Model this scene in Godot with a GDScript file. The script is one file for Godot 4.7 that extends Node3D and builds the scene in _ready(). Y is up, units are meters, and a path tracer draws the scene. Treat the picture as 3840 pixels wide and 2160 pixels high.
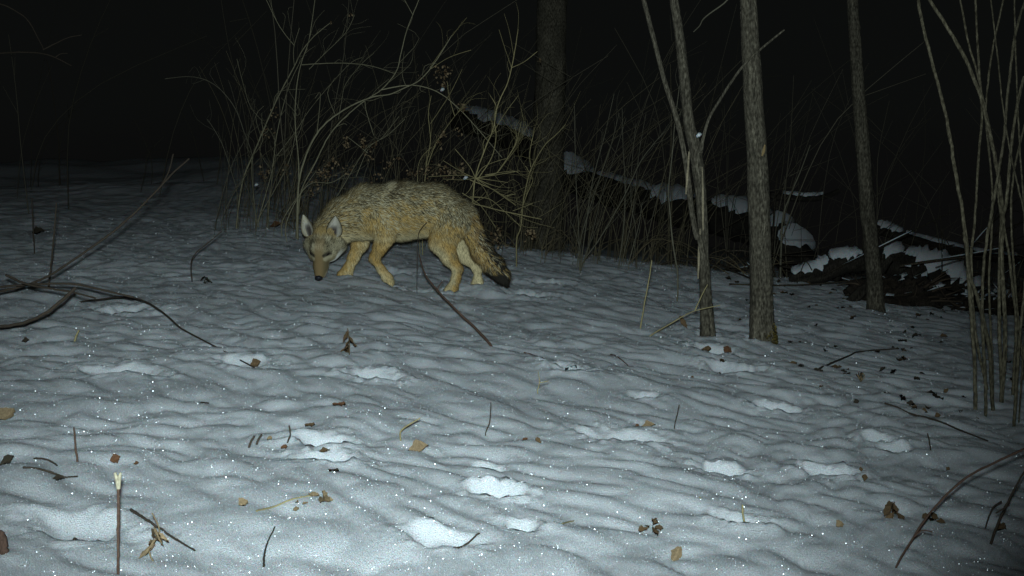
extends Node3D
# A trail camera's view of a coyote nosing over snow at night, lit by the camera's own flash.

var M := {}
var used := {}
var rng := RandomNumberGenerator.new()
var n_ripple := FastNoiseLite.new()
var n_lump := FastNoiseLite.new()
var n_fine := FastNoiseLite.new()
var n_bark := FastNoiseLite.new()

# ---------------------------------------------------------------- small helpers
class Shape:
	var v := PackedVector3Array()
	var n := PackedVector3Array()
	var c := PackedColorArray()
	var i := PackedInt32Array()
	func vert(p: Vector3, nn: Vector3, cc: Color) -> int:
		v.append(p); n.append(nn); c.append(cc)
		return v.size() - 1
	func tri(a: int, b: int, d: int) -> void:
		i.append(a); i.append(b); i.append(d)
	func quad(a: int, b: int, d: int, e: int) -> void:
		tri(a, b, d); tri(a, d, e)
	func mesh(sorted := true) -> ArrayMesh:
		if sorted:   # turn every face so that its front is the side its normals point to
			for t in range(0, i.size(), 3):
				var a := i[t]; var b := i[t + 1]; var d := i[t + 2]
				if (v[d] - v[a]).cross(v[b] - v[a]).dot(n[a] + n[b] + n[d]) < 0.0:
					i[t + 1] = d; i[t + 2] = b
		var arr := []
		arr.resize(Mesh.ARRAY_MAX)
		arr[Mesh.ARRAY_VERTEX] = v
		arr[Mesh.ARRAY_NORMAL] = n
		arr[Mesh.ARRAY_COLOR] = c
		arr[Mesh.ARRAY_INDEX] = i
		var m := ArrayMesh.new()
		m.add_surface_from_arrays(Mesh.PRIMITIVE_TRIANGLES, arr)
		return m

func numbered(called: String) -> String:
	if not used.has(called):
		used[called] = 0
		return called
	used[called] += 1
	return "%s_%03d" % [called, used[called]]

func tag(o: Node3D, label: String, category: String, group := "", kind := "") -> Node3D:
	if label: o.set_meta("label", label)
	if category: o.set_meta("category", category)
	if group: o.set_meta("group", group)
	if kind: o.set_meta("kind", kind)
	return o

func thing(called: String, at: Vector3, label: String, category: String, group := "") -> Node3D:
	var o := Node3D.new()
	o.name = numbered(called)
	add_child(o)
	o.position = at
	return tag(o, label, category, group)

func part(called: String, m: Mesh, mat: Material, parent: Node3D) -> MeshInstance3D:
	var o := MeshInstance3D.new()
	o.name = called
	o.mesh = m
	o.material_override = mat
	parent.add_child(o, true)
	return o

func single(called: String, m: Mesh, mat: Material, at: Vector3, label: String, category: String, group := "", kind := "") -> MeshInstance3D:
	var o := MeshInstance3D.new()
	o.name = numbered(called)
	o.mesh = m
	o.material_override = mat
	add_child(o)
	o.position = at
	tag(o, label, category, group, kind)
	return o

func lin(r: float, g: float, b: float) -> Color:
	return Color(r, g, b).linear_to_srgb()

func ss(a: float, b: float, x: float) -> float:
	return smoothstep(a, b, x)

# Catmull-Rom through [x, y, z, r] points; returns Vector4 samples
func spline(p: Array, per := 4) -> Array:
	var out := []
	for k in p.size() - 1:
		var a = p[maxi(k - 1, 0)]; var b = p[k]; var c = p[k + 1]; var d = p[mini(k + 2, p.size() - 1)]
		for j in per:
			var t := float(j) / per
			var q := []
			for m in 4:
				q.append(0.5 * (2.0 * b[m] + (c[m] - a[m]) * t + (2.0 * a[m] - 5.0 * b[m] + 4.0 * c[m] - d[m]) * t * t + (3.0 * b[m] - a[m] - 3.0 * c[m] + d[m]) * t * t * t))
			out.append(Vector4(q[0], q[1], q[2], maxf(q[3], 0.0006)))
	var e = p[p.size() - 1]
	out.append(Vector4(e[0], e[1], e[2], e[3]))
	return out

# a tube along Vector4 samples; rough = share of the radius that bark relief moves
func tube(s: Shape, q: Array, sides: int, col: Color, origin: Vector3, rough := 0.0, vary := 0.25) -> void:
	var up := Vector3(0.31, 0.2, 0.93).normalized()
	var first := s.v.size()
	var along := 0.0
	for k in q.size():
		var p := Vector3(q[k].x, q[k].y, q[k].z)
		var nx: Vector4 = q[mini(k + 1, q.size() - 1)]
		var pv: Vector4 = q[maxi(k - 1, 0)]
		var d := Vector3(nx.x - pv.x, nx.y - pv.y, nx.z - pv.z).normalized()
		if k > 0: along += Vector3(q[k].x - pv.x, q[k].y - pv.y, q[k].z - pv.z).length()
		var side := d.cross(up)
		if side.length() < 0.05: side = d.cross(Vector3.RIGHT)
		side = side.normalized()
		up = side.cross(d).normalized()
		for j in sides:
			var a := TAU * j / sides
			var dir := side * cos(a) + up * sin(a)
			var r: float = q[k].w
			var w := 0.0
			if rough > 0.0:
				w = n_bark.get_noise_3d(cos(a) * 14.0 * minf(1.0, r * 20.0), along * 3.2, sin(a) * 14.0 * minf(1.0, r * 20.0))
				w += 0.5 * n_bark.get_noise_3d(cos(a) * 5.0 + 30.0, along * 9.0, sin(a) * 5.0)
				r *= 1.0 + rough * w
			var f := 1.0 + vary * (n_bark.get_noise_3d(along * 6.0, j * 1.7, p.x * 3.0) + 0.9 * w)
			if rough > 0.0: f *= 1.0 + 0.5 * ss(0.1, 0.45, n_bark.get_noise_3d(cos(a) * 2.0, along * 2.6 + 50.0, sin(a) * 2.0))
			s.vert(p + dir * r - origin, dir, Color(col.r * f, col.g * f, col.b * f))
	for k in q.size() - 1:
		for j in sides:
			var a := first + k * sides + j
			var b := first + k * sides + (j + 1) % sides
			s.quad(a, b, b + sides, a + sides)
	for e in [0, q.size() - 1]:
		var p := Vector3(q[e].x, q[e].y, q[e].z) - origin
		var o: Vector4 = q[1 if e == 0 else e - 1]
		var d := (p - (Vector3(o.x, o.y, o.z) - origin)).normalized()
		var m := s.vert(p + d * q[e].w * 0.3, d, col)
		for j in sides:
			s.tri(m, first + e * sides + j, first + e * sides + (j + 1) % sides)

# ---------------------------------------------------------------- the ground
const FOOT := [[-0.498, -4.303, 0.07, 0.05], [0.225, -4.677, 0.06, 0.045], [0.159, -4.759, 0.05, 0.03], [-0.533, -3.385, 0.055, 0.045], [-0.49, -3.233, 0.06, 0.04], [-0.041, -3.065, 0.055, 0.055], [0.021, -2.842, 0.04, 0.03], [0.576, -3.006, 0.05, 0.05], [0.937, -3.566, 0.06, 0.05], [0.615, -3.52, 0.055, 0.045], [-0.069, -3.318, 0.04, 0.02], [-0.941, -4.3, 0.08, 0.03], [-1.656, -5.255, 0.1, 0.04], [0.96, -4.404, 0.065, 0.045], [1.227, -4.047, 0.05, 0.03], [1.246, -3.956, 0.05, 0.03], [0.919, -5.081, 0.09, 0.04], [0.478, -4.381, 0.05, 0.025], [-1.309, -4.041, 0.1, 0.03], [0.191, -7.172, 0.12, 0.04], [0.069, -6.659, 0.1, 0.035], [-0.652, -6.982, 0.1, 0.03], [-0.927, -2.552, 0.08, 0.03], [-0.167, -2.663, 0.06, 0.03], [0.339, -3.777, 0.1, 0.03], [0.886, -5.506, 0.1, 0.04], [-0.454, -6.404, 0.1, 0.03], [-0.335, -6.52, 0.055, 0.028], [-0.19, -6.69, 0.05, 0.03], [-0.91, -6.66, 0.055, 0.028], [-0.63, -6.5, 0.05, 0.022], [1.2, -5.87, 0.085, 0.03], [0.946, -5.89, 0.06, 0.025], [2.2, -7.44, 0.1, 0.03]]

func base(x: float, dist: float) -> float:
	var left := maxf(0.0, -1.0 - x)
	var y := -0.09 - 0.7 * tanh(x / 7.0) - 0.085 * left * left / (left + 0.6) * exp(-left / 40.0)
	var t := maxf(0.0, dist - (8.7 - 0.15 * x))
	y -= ss(-2.4, -0.9, x) * 0.17 * t * t / (t + 0.8) * exp(-t / 9.0)
	var far := maxf(0.0, dist - lerpf(22.0, 12.5, ss(-3.0, -1.0, x)))
	return y - 0.11 * far * far / (far + 3.0)

func ground(x: float, z: float) -> float:
	var dist := -z
	var y := base(x, dist)
	# wind-settled ripples: broad mounds with narrow hollows, running down to the right
	var al := x * 0.70 - dist * 0.71 + n_lump.get_noise_2d(x * 0.7, dist * 0.7) * 0.2
	var ac := x * 0.71 + dist * 0.70
	y += 0.016 * n_lump.get_noise_2d(al * 1.0 + 9.0, ac * 1.3) + 0.005 * n_lump.get_noise_2d(al * 2.4 + 3.0, ac * 3.0 + 5.0)
	var a := n_ripple.get_noise_2d(al * 2.7, ac * 3.6)
	var b := n_ripple.get_noise_2d(al * 4.7 + 31.0, ac * 6.1)
	y += 0.022 * sqrt(a * a + 0.005) + 0.0115 * sqrt(b * b + 0.006) - 0.008
	y += 0.10 * n_lump.get_noise_2d(x * 0.33, dist * 0.33) * ss(9.5, 16.0, dist)
	y += 0.0010 * n_fine.get_noise_2d(x * 14.0, dist * 18.0) + 0.0005 * n_fine.get_noise_2d(x * 55.0, dist * 55.0)
	if dist < 9.0:
		for f in FOOT:
			var dx: float = x - f[0]
			var dz: float = z - f[1]
			var r: float = f[2]
			if absf(dx) > r * 3.2 or absf(dz) > r * 3.2: continue
			var wob := 1.0 + 0.35 * n_fine.get_noise_2d(x * 12.0 + r * 99.0, dist * 12.0)
			var q := sqrt(dx * dx * 0.5 + dz * dz) / (r * wob)
			y -= f[3] * (1.0 - ss(0.25, 1.0, q))
			y += f[3] * 0.22 * exp(-pow((q - 1.2) / 0.35, 2.0)) * (0.6 + 1.2 * n_fine.get_noise_2d(x * 26.0, dist * 26.0))
			if q < 1.0: y += f[3] * 0.16 * n_fine.get_noise_2d(x * 30.0 + 7.0, dist * 30.0) * (1.0 - q)
	y -= 0.02 * exp(-(pow(x + 1.05, 2.0) + pow(dist - 6.3, 2.0)) / 0.05)
	y += 0.05 * exp(-(pow(x + 0.19, 2.0) + pow(dist - 6.68, 2.0)) / 0.02)
	return y

func steps(spans: Array) -> PackedFloat32Array:   # [from, to, step at from, step at to]
	var out := PackedFloat32Array()
	for s in spans:
		var p: float = s[0]
		while p < s[1] - 1e-4:
			out.append(p)
			p += lerpf(s[2], s[3], (p - s[0]) / (s[1] - s[0]))
	out.append(spans[-1][1])
	return out

func build_snow() -> void:
	var xs := steps([[-70.0, -12.0, 6.0, 0.6], [-12.0, -4.5, 0.6, 0.05], [-4.5, -1.8, 0.04, 0.018], [-1.8, 1.8, 0.017, 0.017], [1.8, 4.5, 0.018, 0.045], [4.5, 12.0, 0.05, 0.6], [12.0, 70.0, 0.6, 6.0]])
	var ds := steps([[-25.0, 1.2, 3.0, 0.12], [1.2, 2.2, 0.06, 0.02], [2.2, 4.6, 0.0125, 0.0145], [4.6, 9.5, 0.0145, 0.028], [9.5, 16.0, 0.03, 0.12], [16.0, 90.0, 0.14, 6.0]])
	var s := Shape.new()
	var nx := xs.size()
	var nd := ds.size()
	var ys := PackedFloat32Array()
	ys.resize(nx * nd)
	for j in nd:
		for k in nx:
			ys[j * nx + k] = ground(xs[k], -ds[j])
	for j in nd:
		for k in nx:
			var k0 := maxi(k - 1, 0); var k1 := mini(k + 1, nx - 1)
			var j0 := maxi(j - 1, 0); var j1 := mini(j + 1, nd - 1)
			var gx := (ys[j * nx + k1] - ys[j * nx + k0]) / (xs[k1] - xs[k0])
			var gd := (ys[j1 * nx + k] - ys[j0 * nx + k]) / (ds[j1] - ds[j0])
			s.vert(Vector3(xs[k], ys[j * nx + k], -ds[j]), Vector3(-gx, 1.0, gd).normalized(), Color.WHITE)
	for j in nd - 1:
		for k in nx - 1:
			var a := j * nx + k
			s.quad(a, a + nx, a + nx + 1, a + 1)
	single("snow_ground", s.mesh(false), M.snow, Vector3.ZERO, "rippled snow cover on sloping woodland ground", "snow", "", "structure")

func build_crystals() -> void:
	# loose ice grains that mirror the flash where a facet happens to face it
	var s := Shape.new()
	var p := [Vector3(1, 0, 0), Vector3(-1, 0, 0), Vector3(0, 0.8, 0), Vector3(0, -0.8, 0), Vector3(0, 0, 0.9), Vector3(0, 0, -0.9)]
	for f in [[0, 2, 4], [2, 1, 4], [1, 3, 4], [3, 0, 4], [2, 0, 5], [1, 2, 5], [3, 1, 5], [0, 3, 5]]:
		var nn: Vector3 = (p[f[0]] + p[f[1]] + p[f[2]]).normalized()
		s.tri(s.vert(p[f[0]], nn, Color.WHITE), s.vert(p[f[1]], nn, Color.WHITE), s.vert(p[f[2]], nn, Color.WHITE))
	var mm := MultiMesh.new()
	mm.transform_format = MultiMesh.TRANSFORM_3D
	mm.mesh = s.mesh()
	mm.instance_count = 300000
	rng.seed = 77
	for k in mm.instance_count:
		var d := 1.9 + 7.6 * pow(rng.randf(), 1.2)
		var x := rng.randf_range(-0.62, 0.62) * (d + 1.0)
		var b := Basis(Vector3(rng.randfn(), rng.randfn(), rng.randfn()).normalized(), rng.randf() * TAU)
		var sz := 0.00038 + 0.0015 * pow(rng.randf(), 6.0) + 0.00007 * d
		mm.set_instance_transform(k, Transform3D(b.scaled(Vector3.ONE * sz), Vector3(x, ground(x, -d) + sz * 0.5, -d)))
	var o := MultiMeshInstance3D.new()
	o.name = "ice_crystals"
	o.multimesh = mm
	o.material_override = M.ice
	add_child(o)
	tag(o, "glittering ice crystals strewn over the snow surface", "ice", "", "stuff")

# ---------------------------------------------------------------- materials
func noise_tex(freq: float, low: Color, high: Color, seed_: int, size := 512, oct := 4) -> NoiseTexture2D:
	var nz := FastNoiseLite.new()
	nz.seed = seed_
	nz.frequency = freq
	nz.fractal_octaves = oct
	var t := NoiseTexture2D.new()
	t.width = size; t.height = size
	t.seamless = true
	t.noise = nz
	var g := Gradient.new()
	g.set_color(0, low); g.set_color(1, high)
	t.color_ramp = g
	return t

func normal_tex(freq: float, strength: float, seed_: int, size := 512) -> NoiseTexture2D:
	var nz := FastNoiseLite.new()
	nz.seed = seed_
	nz.frequency = freq
	var t := NoiseTexture2D.new()
	t.width = size; t.height = size
	t.seamless = true
	t.as_normal_map = true
	t.bump_strength = strength
	t.noise = nz
	return t

func tinted(rough: float, tex: Texture2D = null, scale := Vector3.ONE, nrm: Texture2D = null, depth := 1.0) -> StandardMaterial3D:
	var m := StandardMaterial3D.new()
	m.vertex_color_use_as_albedo = true
	m.roughness = rough
	m.metallic_specular = 0.3
	if tex or nrm:
		m.uv1_triplanar = true
		m.uv1_world_triplanar = true
		m.uv1_scale = scale
	if tex: m.albedo_texture = tex
	if nrm:
		m.normal_enabled = true
		m.normal_texture = nrm
		m.normal_scale = depth
	return m

func build_materials() -> void:
	var snow := StandardMaterial3D.new()
	snow.albedo_color = lin(0.86, 0.87, 0.88)
	snow.albedo_texture = noise_tex(0.22, Color(0.62, 0.62, 0.63), Color(1, 1, 1), 5, 512, 3)
	snow.roughness = 0.75
	snow.metallic_specular = 0.35
	snow.uv1_triplanar = true
	snow.uv1_world_triplanar = true
	snow.uv1_scale = Vector3(2.3, 2.3, 2.3)
	snow.normal_enabled = true
	snow.normal_texture = normal_tex(0.3, 6.0, 6)
	snow.normal_scale = 0.8
	snow.subsurf_scatter_enabled = true
	snow.subsurf_scatter_strength = 0.35
	M.snow = snow
	var ice := StandardMaterial3D.new()
	ice.albedo_color = lin(0.93, 0.95, 0.97)
	ice.metallic = 1.0
	ice.roughness = 0.40
	M.ice = ice
	var bark_tex := noise_tex(0.035, Color(0.28, 0.27, 0.25), Color(1.0, 1.0, 1.0), 11, 512, 5)
	var bark_nrm := normal_tex(0.05, 10.0, 12)
	M.bark = tinted(0.95, bark_tex, Vector3(5.0, 1.6, 5.0), bark_nrm, 1.0)
	M.twig = tinted(0.9, noise_tex(0.05, Color(0.6, 0.6, 0.58), Color.WHITE, 13), Vector3(9, 4, 9))
	M.leaf = tinted(0.85, noise_tex(0.04, Color(0.55, 0.52, 0.5), Color.WHITE, 14), Vector3(14, 14, 14))
	M.leaf.backlight_enabled = true
	M.leaf.backlight = Color(0.2, 0.15, 0.1)
	M.soil = tinted(1.0, noise_tex(0.04, Color(0.4, 0.4, 0.4), Color.WHITE, 15), Vector3(3, 3, 3), bark_nrm, 1.2)
	M.fur = tinted(0.9)
	M.fur.metallic_specular = 0.12
	M.skin = tinted(0.9)
	M.skin.metallic_specular = 0.12
	M.nose = tinted(0.38)
	M.eye = tinted(0.25)
# ---------------------------------------------------------------- implicit bodies
# bones: [a, b, ra, rb, flatten across z, tag]
func bone_dist(bn: Array, p: Vector3) -> float:
	var a: Vector3 = bn[0]
	var ba: Vector3 = bn[6]
	var pa := p - a
	var h := clampf(pa.dot(ba) / bn[7], 0.0, 1.0)
	var e := pa - ba * h
	e.z /= bn[4]
	return e.length() - lerpf(bn[2], bn[3], h)

func prepare(bones: Array) -> void:
	for b in bones:
		var ba: Vector3 = b[1] - b[0]
		b.append(ba)
		b.append(maxf(ba.length_squared(), 1e-8))

func nearest_tag(bones: Array, p: Vector3) -> int:
	var best := 1e9
	var which := 0
	for b in bones:
		var d := bone_dist(b, p)
		if d < best:
			best = d
			which = b[5]
	return which

# surface nets over the smooth union of the bones
func nets(bones: Array, k: float, lo: Vector3, hi: Vector3, cell: float) -> Array:
	var nx := int((hi.x - lo.x) / cell) + 2
	var ny := int((hi.y - lo.y) / cell) + 2
	var nz := int((hi.z - lo.z) / cell) + 2
	var f := PackedFloat32Array()
	f.resize(nx * ny * nz)
	f.fill(0.2)
	for bn in bones:
		var a: Vector3 = bn[0]; var b: Vector3 = bn[1]
		var r := maxf(bn[2], bn[3]) + k + cell * 2.0
		var x0 := maxi(0, int((minf(a.x, b.x) - r - lo.x) / cell)); var x1 := mini(nx - 1, int((maxf(a.x, b.x) + r - lo.x) / cell) + 1)
		var y0 := maxi(0, int((minf(a.y, b.y) - r - lo.y) / cell)); var y1 := mini(ny - 1, int((maxf(a.y, b.y) + r - lo.y) / cell) + 1)
		var z0 := maxi(0, int((minf(a.z, b.z) - r - lo.z) / cell)); var z1 := mini(nz - 1, int((maxf(a.z, b.z) + r - lo.z) / cell) + 1)
		for z in range(z0, z1 + 1):
			for y in range(y0, y1 + 1):
				var at := (z * ny + y) * nx
				for x in range(x0, x1 + 1):
					var d := bone_dist(bn, lo + Vector3(x, y, z) * cell)
					var old := f[at + x]
					var h := maxf(k - absf(old - d), 0.0) / k
					f[at + x] = minf(old, d) - h * h * k * 0.25
	var idx := PackedInt32Array()
	idx.resize(nx * ny * nz)
	idx.fill(-1)
	var vs := PackedVector3Array()
	var ns := PackedVector3Array()
	var cells := []
	var off := [0, 1, nx, nx + 1, nx * ny, nx * ny + 1, nx * ny + nx, nx * ny + nx + 1]
	var corner := [Vector3(0, 0, 0), Vector3(1, 0, 0), Vector3(0, 1, 0), Vector3(1, 1, 0), Vector3(0, 0, 1), Vector3(1, 0, 1), Vector3(0, 1, 1), Vector3(1, 1, 1)]
	var edges := [[0, 1], [2, 3], [4, 5], [6, 7], [0, 2], [1, 3], [4, 6], [5, 7], [0, 4], [1, 5], [2, 6], [3, 7]]
	for z in nz - 1:
		for y in ny - 1:
			for x in nx - 1:
				var at := (z * ny + y) * nx + x
				if absf(f[at]) > cell * 4.0: continue
				var neg := 0
				for o in off:
					if f[at + o] < 0.0: neg += 1
				if neg == 0 or neg == 8: continue
				var p := Vector3.ZERO
				var cnt := 0
				for e in edges:
					var fa := f[at + off[e[0]]]; var fb := f[at + off[e[1]]]
					if (fa < 0.0) != (fb < 0.0):
						p += corner[e[0]].lerp(corner[e[1]], fa / (fa - fb))
						cnt += 1
				p /= cnt
				var g := Vector3.ZERO
				for m in 8:
					g += (corner[m] * 2.0 - Vector3.ONE) * f[at + off[m]]
				idx[at] = vs.size()
				vs.append(lo + (Vector3(x, y, z) + p) * cell)
				ns.append(g.normalized())
				cells.append(at)
	var tris := PackedInt32Array()
	var step := [1, nx, nx * ny]
	for at in cells:
		for ax in 3:
			var u: int = step[(ax + 1) % 3]
			var w: int = step[(ax + 2) % 3]
			var fa := f[at]; var fb := f[at + step[ax]]
			if (fa < 0.0) == (fb < 0.0): continue
			if at - u - w < 0: continue
			var q := [idx[at], idx[at - u], idx[at - u - w], idx[at - w]]
			if q.min() < 0: continue
			if fa < 0.0: q.reverse()
			tris.append_array([q[0], q[1], q[2], q[0], q[2], q[3]])
	return [vs, ns, tris]

# ---------------------------------------------------------------- the coyote
const SC := 0.000535
const TORSO := 0
const NECK := 1
const FORE := 2
const FORE_FAR := 3
const HIND := 4
const HIND_FAR := 5
const TAIL := 6
const HEAD := 7
var head_at: Vector3
var hf: Vector3
var hl: Vector3
var hn: Vector3

func cp(x: float, y: float, w: float) -> Vector3:
	var k := 1.0 - w / 6.62   # parts nearer to the viewer than the body's middle look larger
	return Vector3((2254.0 + (x - 2254.0) * k - 1100.0) * SC, (1310.0 - (1288.0 + (y - 1288.0) * k)) * SC + 0.141 * w, w)

func bone(x0: float, y0: float, w0: float, r0: float, x1: float, y1: float, w1: float, r1: float, flat: float, what: int) -> Array:
	return [cp(x0, y0, w0), cp(x1, y1, w1), r0 * SC, r1 * SC, flat, what]

func hp(f: float, l: float, n: float) -> Vector3:
	return head_at + hf * f + hl * l + hn * n

func hbone(f0: float, l0: float, n0: float, r0: float, f1: float, l1: float, n1: float, r1: float) -> Array:
	return [hp(f0, l0, n0), hp(f1, l1, n1), r0, r1, 1.0, HEAD]

func mixc(a: Color, b: Color, t: float) -> Color:
	return a.lerp(b, clampf(t, 0.0, 1.0))

func seg_dist(p: Vector2, a: Vector2, b: Vector2) -> float:
	var t := clampf((p - a).dot(b - a) / (b - a).length_squared(), 0.0, 1.0)
	return (p - a - (b - a) * t).length()

const C_DARK := Color(0.026, 0.023, 0.019)
const C_PALE := Color(0.45, 0.395, 0.26)
const C_TAN := Color(0.31, 0.235, 0.115)
const C_OCHRE := Color(0.40, 0.265, 0.095)
const C_CREAM := Color(0.60, 0.50, 0.29)
const C_RUST := Color(0.235, 0.155, 0.072)
const C_WHITE := Color(0.68, 0.66, 0.60)

# colour of one hair (r random) or of the coat underneath (r below 0: the mean)
func coat(p: Vector3, nn: Vector3, what: int, r: float) -> Color:
	var x := p.x / SC + 1100.0
	var y := 1310.0 - p.y / SC
	var q := Vector2(x, y)
	var patch := n_lump.get_noise_3d(p.x * 14.0, p.y * 20.0, p.z * 14.0)
	match what:
		TORSO, NECK:
			var top := 190.0
			if x < 800.0: top += (800.0 - x) * 0.62
			if x > 1450.0: top += (x - 1450.0) * 0.72
			var deep := y - top + patch * 90.0
			var g := 1.0 - ss(110.0, 460.0, deep)
			if what == NECK: g = 0.35 + 0.3 * g
			var col := mixc(C_TAN, C_OCHRE, 0.1 + ss(100.0, 420.0, deep) * 0.65 + patch * 0.6)
			var under := ss(640.0, 770.0, y) * ss(0.35, -0.5, nn.y) * (1.0 if x < 1420.0 else 0.0)
			if x < 720.0: under = maxf(under, ss(650.0, 740.0, y) * ss(740.0, 640.0, x) * 0.7)
			col = mixc(col, C_CREAM, under)
			var streak := minf(seg_dist(q, Vector2(1050, 250), Vector2(960, 350)), minf(seg_dist(q, Vector2(960, 350), Vector2(1010, 520)), seg_dist(q, Vector2(1010, 520), Vector2(1070, 640))))
			var band := (1.0 - ss(10.0, 80.0, streak)) * 0.45
			var spot := 1.0 - ss(30.0, 62.0, (q - Vector2(1045, 235)).length())
			var gap := 1.0 - ss(25.0, 60.0, seg_dist(q, Vector2(1110, 215), Vector2(1060, 320)))
			var pd := 0.14 + 0.46 * g
			var pp := 0.09 + 0.16 * g
			pd = lerpf(pd, 0.08, maxf(band, spot)); pp = lerpf(pp, 0.75, maxf(band, spot))
			pd = lerpf(pd, 0.85, gap * (1.0 - spot)); pp = lerpf(pp, 0.1, gap * (1.0 - spot))
			pd *= 1.0 - 0.8 * under
			if r < 0.0: return mixc(mixc(col, C_DARK, pd * 0.8), C_PALE, pp * 0.6)
			if r < pd: return mixc(C_DARK, col, r / pd * 0.35)
			if r < pd + pp: return C_PALE
			return col
		FORE:
			var col := mixc(Color(0.43, 0.27, 0.09), C_TAN, 0.2 + patch * 0.8 + 0.7 * n_fine.get_noise_3d(p.x * 45.0, p.y * 30.0, p.z * 45.0))
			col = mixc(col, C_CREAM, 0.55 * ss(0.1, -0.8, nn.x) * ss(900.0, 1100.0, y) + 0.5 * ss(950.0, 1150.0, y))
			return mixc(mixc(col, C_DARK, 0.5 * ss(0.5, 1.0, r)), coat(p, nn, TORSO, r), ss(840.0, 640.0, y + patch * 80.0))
		FORE_FAR:
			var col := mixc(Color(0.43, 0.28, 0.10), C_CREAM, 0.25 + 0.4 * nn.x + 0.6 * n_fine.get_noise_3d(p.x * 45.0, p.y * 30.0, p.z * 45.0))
			return mixc(col, C_DARK, 0.45 * ss(0.5, 1.0, r))
		HIND:
			var col := mixc(C_TAN, Color(0.43, 0.27, 0.09), 0.6 + patch + 0.7 * n_fine.get_noise_3d(p.x * 45.0, p.y * 30.0, p.z * 45.0))
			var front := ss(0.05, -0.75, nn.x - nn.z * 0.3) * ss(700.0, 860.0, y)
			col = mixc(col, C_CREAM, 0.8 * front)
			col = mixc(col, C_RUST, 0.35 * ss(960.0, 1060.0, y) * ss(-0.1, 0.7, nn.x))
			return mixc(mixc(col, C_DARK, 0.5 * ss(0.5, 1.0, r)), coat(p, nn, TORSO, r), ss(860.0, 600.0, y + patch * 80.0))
		HIND_FAR:
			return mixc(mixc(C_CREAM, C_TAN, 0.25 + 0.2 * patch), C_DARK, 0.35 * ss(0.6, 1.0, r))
		TAIL:
			var col := mixc(C_OCHRE, C_RUST, 0.4 + patch)
			var edge := seg_dist(q, Vector2(1985, 720), Vector2(2210, 1120))
			var dk := 0.25 + 0.6 * (1.0 - ss(20.0, 130.0, edge))
			var tip := ss(1060.0, 1130.0, y + patch * 60.0 - (x - 2120.0) * 0.25)
			dk = lerpf(dk, 1.0, tip)
			if r < 0.0: return mixc(col, C_DARK, dk)
			if r < dk: return C_DARK
			return C_PALE if r > 0.93 else col
		_:
			var d := p - head_at
			var f := d.dot(hf); var l := absf(d.dot(hl)); var n := d.dot(hn)
			var grey := mixc(Color(0.22, 0.185, 0.11), C_PALE, 0.25 + patch)
			if r >= 0.0 and r < 0.25: grey = C_DARK
			var col := grey
			col = mixc(col, Color(0.135, 0.105, 0.055), ss(-0.02, 0.03, f) * ss(-0.055, -0.035, n))
			col = mixc(col, C_RUST, 0.55 * ss(0.035, 0.01, l) * ss(-0.11, -0.04, f))
			col = mixc(col, C_OCHRE, 0.6 * ss(-0.07, -0.11, f))
			# pale rims over and under the eyes, white lips and throat
			var under := seg_dist(Vector2(f, l), Vector2(0.026, 0.030), Vector2(0.002, 0.052))
			col = mixc(col, C_PALE, 0.6 * (1.0 - ss(0.004, 0.012, under)))
			col = mixc(col, C_PALE, 0.3 * (1.0 - ss(0.006, 0.016, seg_dist(Vector2(f, l), Vector2(-0.022, 0.055), Vector2(-0.05, 0.085)))))
			var slit := seg_dist(Vector2(f, l), Vector2(0.012, 0.026), Vector2(-0.008, 0.052))
			col = mixc(col, C_DARK, 0.9 * (1.0 - ss(0.004, 0.010, slit)))
			col = mixc(col, C_WHITE, ss(-0.048, -0.062, n) * ss(-0.05, 0.0, f))
			return col

func flow(p: Vector3, what: int) -> Vector3:
	match what:
		TORSO: return Vector3(0.9, -0.42, 0.0)
		NECK: return Vector3(0.85, 0.05, -0.25)
		FORE, FORE_FAR: return Vector3(0.2, -1.0, 0.0)
		HIND: return Vector3(0.35, -0.95, 0.0)
		HIND_FAR: return Vector3(0.1, -1.0, 0.0)
		TAIL: return Vector3(0.55, -0.83, 0.0)
		_: return -hf + hl * signf((p - head_at).dot(hl)) * 0.35

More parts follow.
